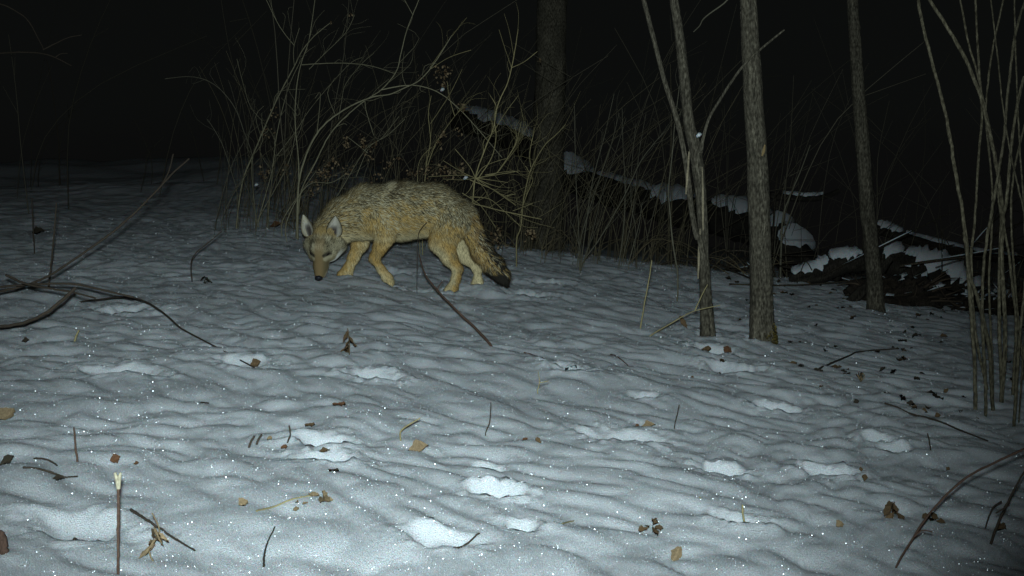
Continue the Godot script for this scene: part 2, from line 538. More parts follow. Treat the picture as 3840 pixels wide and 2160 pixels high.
func add_fur(s: Shape, vs: PackedVector3Array, ns: PackedVector3Array, tris: PackedInt32Array, tags: PackedInt32Array, density: float) -> void:
	for t in range(0, tris.size(), 3):
		var a := vs[tris[t]]; var b := vs[tris[t + 1]]; var c := vs[tris[t + 2]]
		var what := tags[tris[t]]
		var hair := 0.031
		var wide := 0.0028
		var lift := 0.42
		var many := density
		match what:
			NECK: hair = 0.038
			FORE, FORE_FAR: hair = lerpf(0.017, 0.028, ss(0.10, 0.40, a.y)); wide = 0.0026; lift = 0.30; many *= 1.3
			HIND, HIND_FAR: hair = lerpf(0.017, 0.028, ss(0.08, 0.36, a.y)); wide = 0.0026; lift = 0.30; many *= 1.3
			TAIL: hair = 0.038; lift = 0.34
			HEAD: hair = 0.009; wide = 0.0021; lift = 0.3; many *= 2.6
		if what == HEAD:
			var back := (a - head_at).dot(hf)
			hair = lerpf(0.006, 0.028, ss(0.03, -0.08, back))
		var want := (b - a).cross(c - a).length() * 0.5 * many
		var cnt := int(want) + (1 if rng.randf() < want - int(want) else 0)
		for k in cnt:
			var u := rng.randf(); var v := rng.randf()
			if u + v > 1.0:
				u = 1.0 - u; v = 1.0 - v
			var p := a + (b - a) * u + (c - a) * v
			var nn := (ns[tris[t]] * (1.0 - u - v) + ns[tris[t + 1]] * u + ns[tris[t + 2]] * v).normalized()
			var d := flow(p, what)
			d = d - nn * d.dot(nn)
			d = d.normalized() if d.length() > 0.1 else nn.cross(Vector3.RIGHT).normalized()
			d += Vector3(rng.randfn(0, 0.16), rng.randfn(0, 0.16), rng.randfn(0, 0.16))
			d = (d + nn * lift * rng.randf_range(0.5, 1.5)).normalized()
			var len := hair * rng.randf_range(0.6, 1.2)
			var side := d.cross(nn).normalized() * wide * rng.randf_range(0.6, 1.2)
			var col := coat(p, nn, what, rng.randf())
			var f := rng.randf_range(0.65, 1.3) if what < FORE or what > HIND_FAR else rng.randf_range(0.4, 1.45)
			col = Color(col.r * f, col.g * f, col.b * f)
			var sn := (nn + Vector3(rng.randfn(0, 0.15), rng.randfn(0, 0.15), rng.randfn(0, 0.15))).normalized()
			var root := p - nn * 0.002
			var droop := (d - nn * 0.25).normalized()
			var m := root + d * len * 0.55
			var i0 := s.vert(root - side * 0.5, sn, col)
			var i1 := s.vert(root + side * 0.5, sn, col)
			var i2 := s.vert(m + side * 0.4, sn, col)
			var i3 := s.vert(m - side * 0.4, sn, col)
			var i4 := s.vert(m + droop * len * 0.45, sn, col)
			s.quad(i0, i1, i2, i3)
			s.tri(i3, i2, i4)

func ear(tip: Vector3, root: Vector3, face: Vector3, half: float) -> ArrayMesh:
	var s := Shape.new()
	var prof := [0.62, 0.92, 1.0, 0.97, 0.88, 0.74, 0.56, 0.36, 0.06]
	var axis := tip - root
	var side := axis.cross(face).normalized()
	var back := side.cross(axis).normalized()
	if back.dot(face) > 0.0: back = -back
	var rows := 9
	var cols := 13
	for shell in 2:
		var first := s.v.size()
		for i in rows:
			var t := float(i) / (rows - 1)
			for j in cols:
				var sgn := float(j) / (cols - 1) * 2.0 - 1.0
				var ang := sgn * 1.45
				var hw: float = half * prof[i]
				var p := root + axis * t + side * sin(ang) * hw + back * (cos(ang) * hw * 0.95 + 0.012 * t * t)
				var nn := (-side * sin(ang) - back * cos(ang) * 0.8).normalized()
				if shell == 1:
					p -= nn * 0.0035
					nn = -nn
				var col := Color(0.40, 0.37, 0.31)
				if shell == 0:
					var hollow_shade := (1.0 - ss(0.18, 0.52, absf(sgn + 0.05))) * (1.0 - ss(0.42, 0.66, t))
					col = mixc(col, Color(0.055, 0.045, 0.04), hollow_shade)  # dark inner skin, with the shade of the ear hollow painted into it
					col = mixc(col, C_PALE, 0.5 * ss(0.55, 0.9, absf(sgn)))
				else:
					col = mixc(C_OCHRE, C_DARK, 0.35 + 0.4 * ss(0.5, 1.0, t))
				var f := 1.0 + 0.35 * n_fine.get_noise_3d(p.x * 160.0, p.y * 160.0, p.z * 160.0)
				s.vert(p, nn, Color(col.r * f, col.g * f, col.b * f))
		for i in rows - 1:
			for j in cols - 1:
				var a := first + i * cols + j
				if shell == 0: s.quad(a, a + 1, a + cols + 1, a + cols)
				else: s.quad(a, a + cols, a + cols + 1, a + 1)
	for i in rows - 1:   # close the rim
		for j in [0, cols - 1]:
			var a: int = i * cols + j
			var b: int = rows * cols + i * cols + j
			s.quad(a, a + cols, b + cols, b)
	# hair along the rim and inside
	for k in 420:
		var t := rng.randf() * 0.95
		var sgn := rng.randf_range(-1.0, 1.0)
		var i := mini(int(t * (rows - 1)), rows - 2)
		var hw := half * lerpf(prof[i], prof[i + 1], t * (rows - 1) - i)
		var ang := sgn * 1.45
		var p := root + axis * t + side * sin(ang) * hw + back * (cos(ang) * hw * 0.95 + 0.012 * t * t)
		if absf(sgn) < 0.45 and t < 0.6: continue
		var nn := (-side * sin(ang) - back * cos(ang)).normalized()
		var d := (axis.normalized() + side * rng.randfn(0, 0.35) + nn * 0.3).normalized() * rng.randf_range(0.006, 0.014)
		var w := d.cross(nn).normalized() * 0.0011
		var col := C_PALE if rng.randf() < 0.65 else Color(0.25, 0.21, 0.15)
		var a0 := s.vert(p - w, nn, col)
		s.tri(a0, s.vert(p + w, nn, col), s.vert(p + d, nn, col))
	return s.mesh()

func blob(center: Vector3, ax: Vector3, ay: Vector3, az: Vector3, col: Color, bump := 0.0) -> ArrayMesh:
	var s := Shape.new()
	var rows := 9
	var cols := 14
	for i in rows + 1:
		var th := PI * i / rows
		for j in cols:
			var ph := TAU * j / cols
			var u := Vector3(sin(th) * cos(ph), cos(th), sin(th) * sin(ph))
			var r := 1.0 + bump * n_fine.get_noise_3d(u.x * 3.0 + center.x * 9.0, u.y * 3.0, u.z * 3.0 + center.z * 7.0)
			var p := center + (ax * u.x + ay * u.y + az * u.z) * r
			var nn := (ax / ax.length_squared() * u.x + ay / ay.length_squared() * u.y + az / az.length_squared() * u.z).normalized()
			s.vert(p, nn, col)
	for i in rows:
		for j in cols:
			var a := i * cols + j
			var b := i * cols + (j + 1) % cols
			s.quad(a, b, b + cols, a + cols)
	return s.mesh()

func build_coyote() -> void:
	rng.seed = 4
	head_at = cp(322, 925, 0.25)
	hf = Vector3(-0.066, -0.93, 0.36).normalized()
	hn = Vector3(-0.13, 0.35, 0.92)
	hn = (hn - hf * hn.dot(hf)).normalized()
	hl = hf.cross(hn).normalized()
	if hl.x < 0.0: hl = -hl
	var bones := [
		bone(840, 500, 0.01, 262, 1150, 480, 0.0, 275, 0.80, TORSO),
		bone(1150, 480, 0.0, 275, 1470, 465, -0.005, 240, 0.80, TORSO),
		bone(1470, 465, -0.005, 240, 1690, 560, -0.01, 205, 0.85, TORSO),
		bone(760, 620, 0.015, 150, 1130, 650, 0.0, 120, 0.8, TORSO),
		bone(1130, 640, 0.0, 120, 1380, 620, 0.0, 130, 0.8, TORSO),
		bone(800, 470, 0.01, 225, 560, 560, 0.035, 180, 0.85, NECK),
		bone(560, 560, 0.035, 180, 380, 680, 0.095, 120, 0.95, NECK),
		bone(700, 600, 0.015, 160, 500, 710, 0.06, 120, 0.9, NECK),
		# near foreleg, swinging
		bone(880, 560, 0.085, 121, 985, 735, 0.10, 96, 0.7, FORE),
		bone(985, 735, 0.10, 89, 930, 860, 0.095, 57, 0.9, FORE),
		bone(930, 860, 0.095, 57, 872, 965, 0.095, 38, 1.0, FORE),
		bone(872, 965, 0.095, 40, 945, 1085, 0.095, 32, 1.0, FORE),
		bone(945, 1085, 0.095, 32, 1005, 1165, 0.10, 37, 1.0, FORE),
		bone(1005, 1165, 0.10, 35, 1045, 1215, 0.105, 27, 1.0, FORE),
		bone(990, 1170, 0.085, 27, 1020, 1222, 0.09, 23, 1.0, FORE),
		# far foreleg, planted
		bone(760, 640, -0.07, 116, 735, 810, -0.075, 75, 0.8, FORE_FAR),
		bone(735, 810, -0.075, 75, 665, 960, -0.075, 49, 0.9, FORE_FAR),
		bone(665, 960, -0.075, 49, 610, 1070, -0.075, 41, 1.0, FORE_FAR),
		bone(610, 1070, -0.075, 41, 575, 1125, -0.07, 43, 1.0, FORE_FAR),
		bone(585, 1130, -0.065, 35, 525, 1140, -0.06, 29, 1.0, FORE_FAR),
		bone(590, 1135, -0.085, 33, 535, 1146, -0.09, 27, 1.0, FORE_FAR),
		bone(600, 1110, -0.075, 36, 595, 1190, -0.075, 36, 1.0, FORE_FAR),
		# near hind leg
		bone(1650, 600, 0.06, 181, 1560, 800, 0.075, 124, 0.6, HIND),
		bone(1560, 800, 0.075, 124, 1625, 960, 0.08, 69, 0.75, HIND),
		bone(1625, 960, 0.08, 69, 1705, 1075, 0.08, 43, 1.0, HIND),
		bone(1715, 1075, 0.08, 41, 1690, 1180, 0.08, 37, 1.0, HIND),
		bone(1690, 1180, 0.08, 37, 1650, 1275, 0.08, 39, 1.0, HIND),
		bone(1650, 1290, 0.07, 35, 1600, 1305, 0.068, 29, 1.0, HIND),
		bone(1655, 1290, 0.09, 35, 1605, 1308, 0.094, 29, 1.0, HIND),
		bone(1655, 1280, 0.08, 37, 1650, 1345, 0.08, 37, 1.0, HIND),
		# far hind leg
		bone(1690, 620, -0.06, 166, 1700, 820, -0.075, 106, 0.6, HIND_FAR),
		bone(1700, 820, -0.075, 106, 1790, 945, -0.08, 65, 0.8, HIND_FAR),
		bone(1790, 945, -0.08, 65, 1905, 1065, -0.08, 41, 1.0, HIND_FAR),
		bone(1910, 1065, -0.08, 39, 1912, 1210, -0.08, 35, 1.0, HIND_FAR),
		bone(1912, 1210, -0.08, 35, 1880, 1245, -0.075, 35, 1.0, HIND_FAR),
		bone(1912, 1210, -0.08, 37, 1912, 1310, -0.08, 37, 1.0, HIND_FAR),
		# tail
		bone(1790, 560, 0.0, 110, 1870, 720, 0.01, 92, 1.0, TAIL),
		bone(1870, 720, 0.01, 92, 1955, 900, 0.02, 96, 1.0, TAIL),
		bone(1955, 900, 0.02, 96, 2070, 1040, 0.03, 92, 1.0, TAIL),
		bone(2070, 1040, 0.03, 92, 2150, 1140, 0.035, 66, 1.0, TAIL),
		bone(2150, 1140, 0.035, 66, 2185, 1210, 0.035, 26, 1.0, TAIL),
	]
	prepare(bones)
	var body := nets(bones, 0.032, cp(240, 1400, -0.26), cp(2300, 120, 0.36), 0.0105)
	var hb := [
		hbone(-0.105, 0.0, -0.055, 0.056, -0.03, 0.0, -0.034, 0.056),
		hbone(-0.07, 0.05, -0.072, 0.048, -0.01, 0.042, -0.06, 0.034),
		hbone(-0.07, -0.05, -0.072, 0.048, -0.01, -0.042, -0.06, 0.034),
		hbone(-0.06, 0.080, -0.085, 0.032, -0.02, 0.058, -0.075, 0.024),
		hbone(-0.06, -0.080, -0.085, 0.032, -0.02, -0.058, -0.075, 0.024),
		hbone(-0.02, 0.024, -0.016, 0.026, 0.0, 0.022, -0.022, 0.022),
		hbone(-0.02, -0.024, -0.016, 0.026, 0.0, -0.022, -0.022, 0.022),
		hbone(-0.01, 0.0, -0.038, 0.046, 0.05, 0.0, -0.042, 0.035),
		hbone(0.05, 0.0, -0.042, 0.034, 0.096, 0.0, -0.044, 0.026),
		hbone(0.05, 0.012, -0.055, 0.026, 0.086, 0.010, -0.056, 0.020),
		hbone(0.05, -0.012, -0.055, 0.026, 0.086, -0.010, -0.056, 0.020),
		hbone(-0.02, 0.0, -0.10, 0.040, 0.078, 0.0, -0.072, 0.018),
	]
	prepare(hb)
	var head := nets(hb, 0.018, head_at + Vector3(-0.16, -0.19, -0.18), head_at + Vector3(0.16, 0.20, 0.12), 0.0055)
	var at := Vector3(-0.619, -0.072, -6.6)
	var o := thing("coyote", at, "grizzled tan coyote sniffing the snow with lowered head", "coyote")
	var s := Shape.new()
	var fur := Shape.new()
	for set_ in [[body, bones, 115000.0], [head, hb, 90000.0]]:
		var vs: PackedVector3Array = set_[0][0]
		var ns: PackedVector3Array = set_[0][1]
		var tr: PackedInt32Array = set_[0][2]
		var tags := PackedInt32Array()
		var first := s.v.size()
		for k in vs.size():
			var w := nearest_tag(set_[1], vs[k])
			tags.append(w)
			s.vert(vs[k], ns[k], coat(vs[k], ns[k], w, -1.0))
		for k in tr:
			s.i.append(first + k)
		add_fur(fur, vs, ns, tr, tags, set_[2])
	var b := part("body", s.mesh(), M.skin, o)
	part("fur", fur.mesh(), M.fur, o)
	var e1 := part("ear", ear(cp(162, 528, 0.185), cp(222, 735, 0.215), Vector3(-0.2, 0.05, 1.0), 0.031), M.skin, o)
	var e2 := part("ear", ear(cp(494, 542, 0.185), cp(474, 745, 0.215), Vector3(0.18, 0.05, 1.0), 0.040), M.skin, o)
	for sd in [-1.0, 1.0]:
		var c := hp(0.003, sd * 0.039, -0.007)
		var along: Vector3 = (hf * 0.62 - hl * sd * 0.78).normalized()
		var nn: Vector3 = (hn + hl * sd * 0.45).normalized()
		var up: Vector3 = nn.cross(along).normalized()
		part("eye", blob(c, along * 0.0165, up * 0.0052, nn * 0.007, Color(0.012, 0.010, 0.008)), M.eye, o)
	var np := part("nose", blob(hp(0.120, 0.0, -0.034), hl * 0.021, hf * 0.015, hn * 0.019, Color(0.018, 0.018, 0.02), 0.25), M.nose, o)
	for sd in [-1.0, 1.0]:
		part("nostril", blob(hp(0.130, sd * 0.010, -0.022), hl * 0.004, hf * 0.005, hn * 0.004, Color(0.004, 0.004, 0.004)), M.nose, np)
# ---------------------------------------------------------------- woods
const SHRUBS := [
	["arching_shrub", "tall pale arching canes left of the coyote's head, leaning right", "pale", [[[-1.985,0.003,-8.900,0.0075],[-1.985,0.114,-8.900,0.0075],[-1.923,0.403,-8.850,0.0070],[-1.833,0.592,-8.800,0.0065],[-1.724,0.810,-8.750,0.0060],[-1.627,0.993,-8.700,0.0054],[-1.500,1.203,-8.650,0.0049],[-1.439,1.300,-8.600,0.0044],[-1.348,1.396,-8.550,0.0039],[-1.219,1.491,-8.500,0.0034]], [[-1.509,1.205,-8.700,0.0030],[-1.502,1.323,-8.650,0.0022],[-1.450,1.458,-8.600,0.0014]], [[-1.497,1.343,-8.650,0.0030],[-1.573,1.464,-8.533,0.0024],[-1.635,1.629,-8.417,0.0019],[-1.667,1.732,-8.300,0.0014]], [[-1.846,-0.001,-9.000,0.0045],[-1.846,0.116,-9.000,0.0045],[-1.755,0.426,-9.017,0.0041],[-1.733,0.553,-9.033,0.0037],[-1.710,0.723,-9.050,0.0033],[-1.654,0.956,-9.067,0.0029],[-1.588,1.146,-9.083,0.0024],[-1.479,1.346,-9.100,0.0020]], [[-1.705,0.575,-9.000,0.0030],[-1.568,0.755,-9.040,0.0027],[-1.475,0.903,-9.080,0.0023],[-1.328,1.083,-9.120,0.0020],[-1.180,1.243,-9.160,0.0017],[-1.098,1.287,-9.200,0.0014]], [[-1.742,-0.004,-8.800,0.0040],[-1.742,0.122,-8.800,0.0040],[-1.712,0.434,-8.850,0.0029],[-1.694,0.642,-8.900,0.0018]], [[-1.805,-0.002,-8.700,0.0030],[-1.805,0.131,-8.700,0.0030],[-1.816,0.475,-8.650,0.0022],[-1.792,0.599,-8.600,0.0014]], [[-1.877,-0.001,-9.100,0.0035],[-1.877,0.096,-9.100,0.0035],[-1.662,0.494,-9.167,0.0029],[-1.602,0.763,-9.233,0.0022],[-1.632,0.892,-9.300,0.0016]], [[-1.744,0.831,-8.700,0.0025],[-1.795,0.931,-8.567,0.0020],[-1.812,1.088,-8.433,0.0016],[-1.818,1.238,-8.300,0.0011]]]],
	["arching_shrub", "thick pale canes bending right in a long arch behind the coyote's shoulders", "pale", [[[-1.445,-0.013,-8.300,0.0085],[-1.445,0.165,-8.300,0.0085],[-1.425,0.414,-8.275,0.0080],[-1.377,0.581,-8.250,0.0076],[-1.302,0.727,-8.225,0.0071],[-1.228,0.814,-8.200,0.0067],[-1.136,0.881,-8.175,0.0062],[-1.035,0.938,-8.150,0.0057],[-0.907,0.986,-8.125,0.0053],[-0.790,1.004,-8.100,0.0048],[-0.701,1.041,-8.075,0.0044],[-0.594,1.092,-8.050,0.0039],[-0.497,1.198,-8.025,0.0035],[-0.382,1.372,-8.000,0.0030]], [[-1.467,-0.013,-8.400,0.0055],[-1.467,0.157,-8.400,0.0055],[-1.452,0.504,-8.450,0.0051],[-1.475,0.752,-8.500,0.0047],[-1.485,0.891,-8.550,0.0044],[-1.474,1.092,-8.600,0.0040],[-1.449,1.233,-8.650,0.0036],[-1.403,1.385,-8.700,0.0032],[-1.364,1.658,-8.750,0.0029],[-1.348,1.813,-8.800,0.0025]], [[-1.475,-0.012,-8.500,0.0060],[-1.475,0.148,-8.500,0.0060],[-1.441,0.362,-8.483,0.0057],[-1.333,0.563,-8.467,0.0055],[-1.247,0.723,-8.450,0.0053],[-1.153,0.832,-8.433,0.0050],[-1.000,0.960,-8.417,0.0047],[-0.878,1.038,-8.400,0.0045],[-0.776,1.154,-8.383,0.0043],[-0.743,1.260,-8.367,0.0040],[-0.701,1.413,-8.350,0.0037],[-0.655,1.526,-8.333,0.0035],[-0.613,1.620,-8.317,0.0033],[-0.568,1.732,-8.300,0.0030]], [[-0.652,1.524,-8.300,0.0025],[-0.704,1.618,-8.300,0.0018],[-0.732,1.694,-8.300,0.0011]], [[-0.878,1.038,-8.400,0.0050],[-0.716,1.066,-8.367,0.0045],[-0.586,1.056,-8.333,0.0041],[-0.467,1.007,-8.300,0.0036],[-0.339,0.901,-8.267,0.0032],[-0.222,0.775,-8.233,0.0027],[-0.066,0.593,-8.200,0.0023]], [[-1.449,1.213,-8.650,0.0040],[-1.296,1.225,-8.713,0.0034],[-1.141,1.228,-8.775,0.0029],[-0.983,1.210,-8.838,0.0024],[-0.834,1.161,-8.900,0.0018]], [[-1.562,-0.009,-8.400,0.0040],[-1.562,0.157,-8.400,0.0040],[-1.436,0.354,-8.450,0.0029],[-1.340,0.492,-8.500,0.0018]], [[-1.182,0.842,-8.500,0.0030],[-1.166,0.961,-8.550,0.0026],[-1.141,1.082,-8.600,0.0022],[-1.033,1.223,-8.650,0.0018],[-0.956,1.295,-8.700,0.0014]], [[-0.988,0.960,-8.400,0.0025],[-0.979,0.891,-8.400,0.0018],[-0.932,0.734,-8.400,0.0011]], [[-1.496,-0.011,-8.200,0.0030],[-1.496,0.174,-8.200,0.0030],[-1.359,0.407,-8.233,0.0024],[-1.207,0.424,-8.267,0.0019],[-1.112,0.481,-8.300,0.0014]], [[-1.261,-0.022,-8.200,0.0035],[-1.261,0.184,-8.200,0.0035],[-1.140,0.369,-8.200,0.0030],[-0.969,0.641,-8.200,0.0025],[-0.861,0.718,-8.200,0.0021],[-0.743,0.862,-8.200,0.0016]], [[-1.031,0.467,-8.200,0.0025],[-0.940,0.660,-8.200,0.0020],[-0.822,0.737,-8.200,0.0016],[-0.705,0.843,-8.200,0.0011]], [[-0.950,0.622,-8.200,0.0020],[-1.046,0.699,-8.200,0.0015],[-1.084,0.728,-8.200,0.0009]], [[-1.423,1.188,-8.800,0.0030],[-1.317,1.303,-8.867,0.0024],[-1.178,1.450,-8.933,0.0019],[-1.122,1.578,-9.000,0.0014]]]],
	["twiggy_shrub", "thin upright twigs rising behind the middle of the coyote's back", "straw", [[[-0.581,-0.082,-8.000,0.0045],[-0.581,0.210,-8.000,0.0045],[-0.558,0.487,-7.980,0.0040],[-0.546,0.573,-7.960,0.0035],[-0.520,0.714,-7.940,0.0030],[-0.531,0.872,-7.920,0.0025],[-0.510,0.992,-7.900,0.0020]], [[-0.559,0.496,-8.000,0.0035],[-0.491,0.685,-8.000,0.0029],[-0.367,0.863,-8.000,0.0022],[-0.319,0.909,-8.000,0.0016]], [[-0.516,0.817,-7.900,0.0030],[-0.398,0.992,-7.900,0.0022],[-0.314,1.157,-7.900,0.0014]], [[-0.607,-0.079,-8.100,0.0030],[-0.607,0.202,-8.100,0.0030],[-0.613,0.539,-8.100,0.0022],[-0.526,0.663,-8.100,0.0014]], [[-0.367,0.863,-8.000,0.0025],[-0.403,0.993,-8.000,0.0018],[-0.412,1.077,-8.000,0.0011]], [[-0.537,1.177,-8.200,0.0025],[-0.453,1.303,-8.267,0.0020],[-0.378,1.412,-8.333,0.0016],[-0.302,1.512,-8.400,0.0011]], [[-0.547,1.158,-8.200,0.0025],[-0.414,1.245,-8.250,0.0018],[-0.271,1.295,-8.300,0.0011]]]],
	["twiggy_shrub", "straw coloured twigs radiating from a hub above the coyote's rump", "straw", [[[-0.246,-0.115,-7.700,0.0055],[-0.246,0.254,-7.700,0.0055],[-0.228,0.482,-7.725,0.0052],[-0.164,0.672,-7.750,0.0049],[-0.118,0.781,-7.775,0.0046],[-0.090,0.927,-7.800,0.0043],[-0.026,1.073,-7.825,0.0039],[-0.003,1.164,-7.850,0.0036],[0.020,1.283,-7.875,0.0033],[0.038,1.402,-7.900,0.0030]], [[-0.003,1.164,-7.850,0.0025],[-0.044,1.282,-7.850,0.0018],[-0.081,1.399,-7.850,0.0011]], [[-0.003,1.164,-7.850,0.0025],[0.075,1.200,-7.850,0.0018],[0.158,1.264,-7.850,0.0011]], [[-0.209,0.483,-7.700,0.0040],[-0.126,0.610,-7.700,0.0036],[-0.099,0.737,-7.700,0.0031],[-0.108,0.836,-7.700,0.0027],[-0.098,0.926,-7.700,0.0022],[-0.134,0.989,-7.700,0.0018]], [[-0.163,0.501,-7.700,0.0035],[-0.090,0.518,-7.725,0.0030],[-0.008,0.636,-7.750,0.0025],[0.029,0.708,-7.775,0.0021],[0.057,0.827,-7.800,0.0016]], [[-0.118,0.763,-7.800,0.0030],[-0.044,0.881,-7.800,0.0022],[0.038,0.990,-7.800,0.0014]], [[-0.227,0.483,-7.700,0.0035],[-0.308,0.475,-7.650,0.0025],[-0.423,0.483,-7.600,0.0016]], [[-0.227,0.483,-7.700,0.0035],[-0.117,0.472,-7.650,0.0025],[-0.026,0.461,-7.600,0.0016]], [[-0.227,0.483,-7.700,0.0035],[-0.144,0.449,-7.650,0.0025],[-0.071,0.432,-7.600,0.0016]], [[-0.227,0.483,-7.700,0.0035],[-0.117,0.413,-7.650,0.0025],[0.024,0.321,-7.600,0.0016]], [[-0.227,0.483,-7.700,0.0035],[-0.108,0.504,-7.650,0.0025],[0.047,0.533,-7.600,0.0016]], [[-0.227,0.483,-7.700,0.0035],[-0.307,0.522,-7.650,0.0025],[-0.422,0.596,-7.600,0.0016]], [[-0.227,0.483,-7.700,0.0035],[-0.262,0.558,-7.650,0.0025],[-0.349,0.667,-7.600,0.0016]], [[-0.227,0.483,-7.700,0.0035],[-0.262,0.413,-7.650,0.0025],[-0.297,0.380,-7.600,0.0016]], [[-0.227,0.483,-7.700,0.0035],[-0.171,0.558,-7.650,0.0025],[-0.035,0.609,-7.600,0.0016]], [[-0.227,0.483,-7.700,0.0035],[-0.298,0.504,-7.650,0.0025],[-0.513,0.497,-7.600,0.0016]], [[-0.227,0.483,-7.700,0.0035],[-0.162,0.404,-7.650,0.0025],[-0.116,0.298,-7.600,0.0016]], [[-0.276,0.342,-7.600,0.0050],[-0.231,0.335,-7.533,0.0043],[-0.061,0.298,-7.467,0.0037],[0.178,0.252,-7.400,0.0030]], [[-0.257,0.477,-7.600,0.0035],[-0.123,0.424,-7.567,0.0029],[-0.044,0.377,-7.533,0.0022],[0.023,0.328,-7.500,0.0016]], [[-0.037,0.386,-7.500,0.0025],[0.023,0.398,-7.500,0.0011]], [[-0.258,0.373,-7.600,0.0035],[-0.142,0.361,-7.600,0.0029],[-0.056,0.293,-7.600,0.0022],[0.054,0.189,-7.600,0.0016]], [[0.005,0.295,-7.500,0.0025],[0.125,0.340,-7.500,0.0011]], [[-0.306,0.397,-7.600,0.0030],[-0.197,0.324,-7.600,0.0024],[-0.136,0.238,-7.600,0.0019],[-0.099,0.183,-7.600,0.0014]]]],
	["twiggy_shrub", "slim pale cane with side twigs right of the coyote's rump", "straw", [[[0.030,-0.143,-7.800,0.0060],[0.030,0.083,-7.800,0.0060],[0.056,0.168,-7.829,0.0056],[0.075,0.349,-7.857,0.0051],[0.112,0.505,-7.886,0.0047],[0.157,0.599,-7.914,0.0043],[0.214,0.686,-7.943,0.0039],[0.291,0.755,-7.971,0.0034],[0.343,0.811,-8.000,0.0030]], [[0.055,0.259,-7.800,0.0030],[0.093,0.372,-7.800,0.0024],[0.130,0.460,-7.800,0.0019],[0.118,0.497,-7.800,0.0014]], [[0.119,0.543,-7.900,0.0030],[0.112,0.618,-7.900,0.0026],[0.122,0.693,-7.900,0.0022],[0.137,0.756,-7.900,0.0018],[0.140,0.794,-7.900,0.0014]], [[-0.095,0.510,-7.800,0.0035],[-0.039,0.589,-7.825,0.0030],[0.011,0.670,-7.850,0.0025],[0.030,0.732,-7.875,0.0021],[0.018,0.794,-7.900,0.0016]], [[0.111,0.510,-7.800,0.0020],[0.086,0.553,-7.800,0.0009]], [[-0.168,0.502,-7.700,0.0030],[-0.100,0.514,-7.700,0.0024],[0.005,0.527,-7.700,0.0019],[0.042,0.514,-7.700,0.0014]]]],
	["cane_clump", "fan of slim grey canes sprouting from one base between coyote and forked tree", "grey", [[[0.439,-0.184,-8.000,0.0045],[0.439,-0.081,-8.000,0.0045],[0.436,0.170,-8.100,0.0039],[0.427,0.359,-8.200,0.0033],[0.419,0.750,-8.300,0.0026],[0.419,0.947,-8.400,0.0020]], [[0.458,-0.186,-8.100,0.0050],[0.458,-0.093,-8.100,0.0050],[0.496,0.159,-8.225,0.0043],[0.541,0.417,-8.350,0.0036],[0.634,0.747,-8.475,0.0029],[0.702,1.016,-8.600,0.0023]], [[0.440,-0.184,-7.900,0.0040],[0.440,-0.062,-7.900,0.0040],[0.438,0.012,-7.867,0.0033],[0.397,0.143,-7.833,0.0025],[0.369,0.209,-7.800,0.0018]], [[0.459,-0.186,-8.000,0.0055],[0.459,-0.087,-8.000,0.0055],[0.571,0.086,-7.960,0.0049],[0.712,0.345,-7.920,0.0043],[0.818,0.581,-7.880,0.0037],[0.906,0.707,-7.840,0.0031],[0.957,0.770,-7.800,0.0025]], [[0.437,-0.184,-8.200,0.0040],[0.437,-0.105,-8.200,0.0040],[0.474,0.085,-8.300,0.0034],[0.572,0.380,-8.400,0.0029],[0.671,0.646,-8.500,0.0024],[0.738,0.881,-8.600,0.0018]], [[0.482,-0.188,-8.300,0.0035],[0.482,-0.117,-8.300,0.0035],[0.551,0.071,-8.450,0.0030],[0.621,0.306,-8.600,0.0025],[0.706,0.534,-8.750,0.0021],[0.814,0.846,-8.900,0.0016]], [[0.483,-0.188,-8.200,0.0030],[0.483,-0.105,-8.200,0.0030],[0.522,0.028,-8.200,0.0022],[0.574,0.161,-8.200,0.0014]]]],
	["cane_clump", "few slim dark canes just left of the forked tree's foot", "grey", [[[0.724,-0.212,-8.300,0.0045],[0.724,-0.130,-8.300,0.0045],[0.764,0.144,-8.400,0.0039],[0.776,0.408,-8.500,0.0033],[0.768,0.643,-8.600,0.0026],[0.767,0.915,-8.700,0.0020]], [[0.756,-0.215,-8.500,0.0040],[0.756,-0.162,-8.500,0.0040],[0.826,0.089,-8.625,0.0034],[0.870,0.324,-8.750,0.0029],[0.907,0.600,-8.875,0.0024],[0.966,0.881,-9.000,0.0018]], [[0.782,-0.218,-8.200,0.0035],[0.782,-0.105,-8.200,0.0035],[0.855,0.139,-8.300,0.0025],[0.883,0.279,-8.400,0.0016]], [[0.861,-0.234,-8.800,0.0040],[0.861,-0.184,-8.800,0.0040],[0.896,0.028,-8.900,0.0034],[0.867,0.236,-9.000,0.0029],[0.880,0.520,-9.100,0.0024],[0.915,0.808,-9.200,0.0018]]]],
	["young_sapling", "single wavy thin sapling close left of the forked tree trunk", "grey", [[[0.946,-0.234,-7.000,0.0060],[0.946,-0.029,-7.000,0.0060],[0.923,0.146,-7.067,0.0054],[0.912,0.312,-7.133,0.0049],[0.912,0.452,-7.200,0.0043],[0.940,0.680,-7.267,0.0038],[0.957,0.823,-7.333,0.0032],[0.991,1.055,-7.400,0.0027]]]],
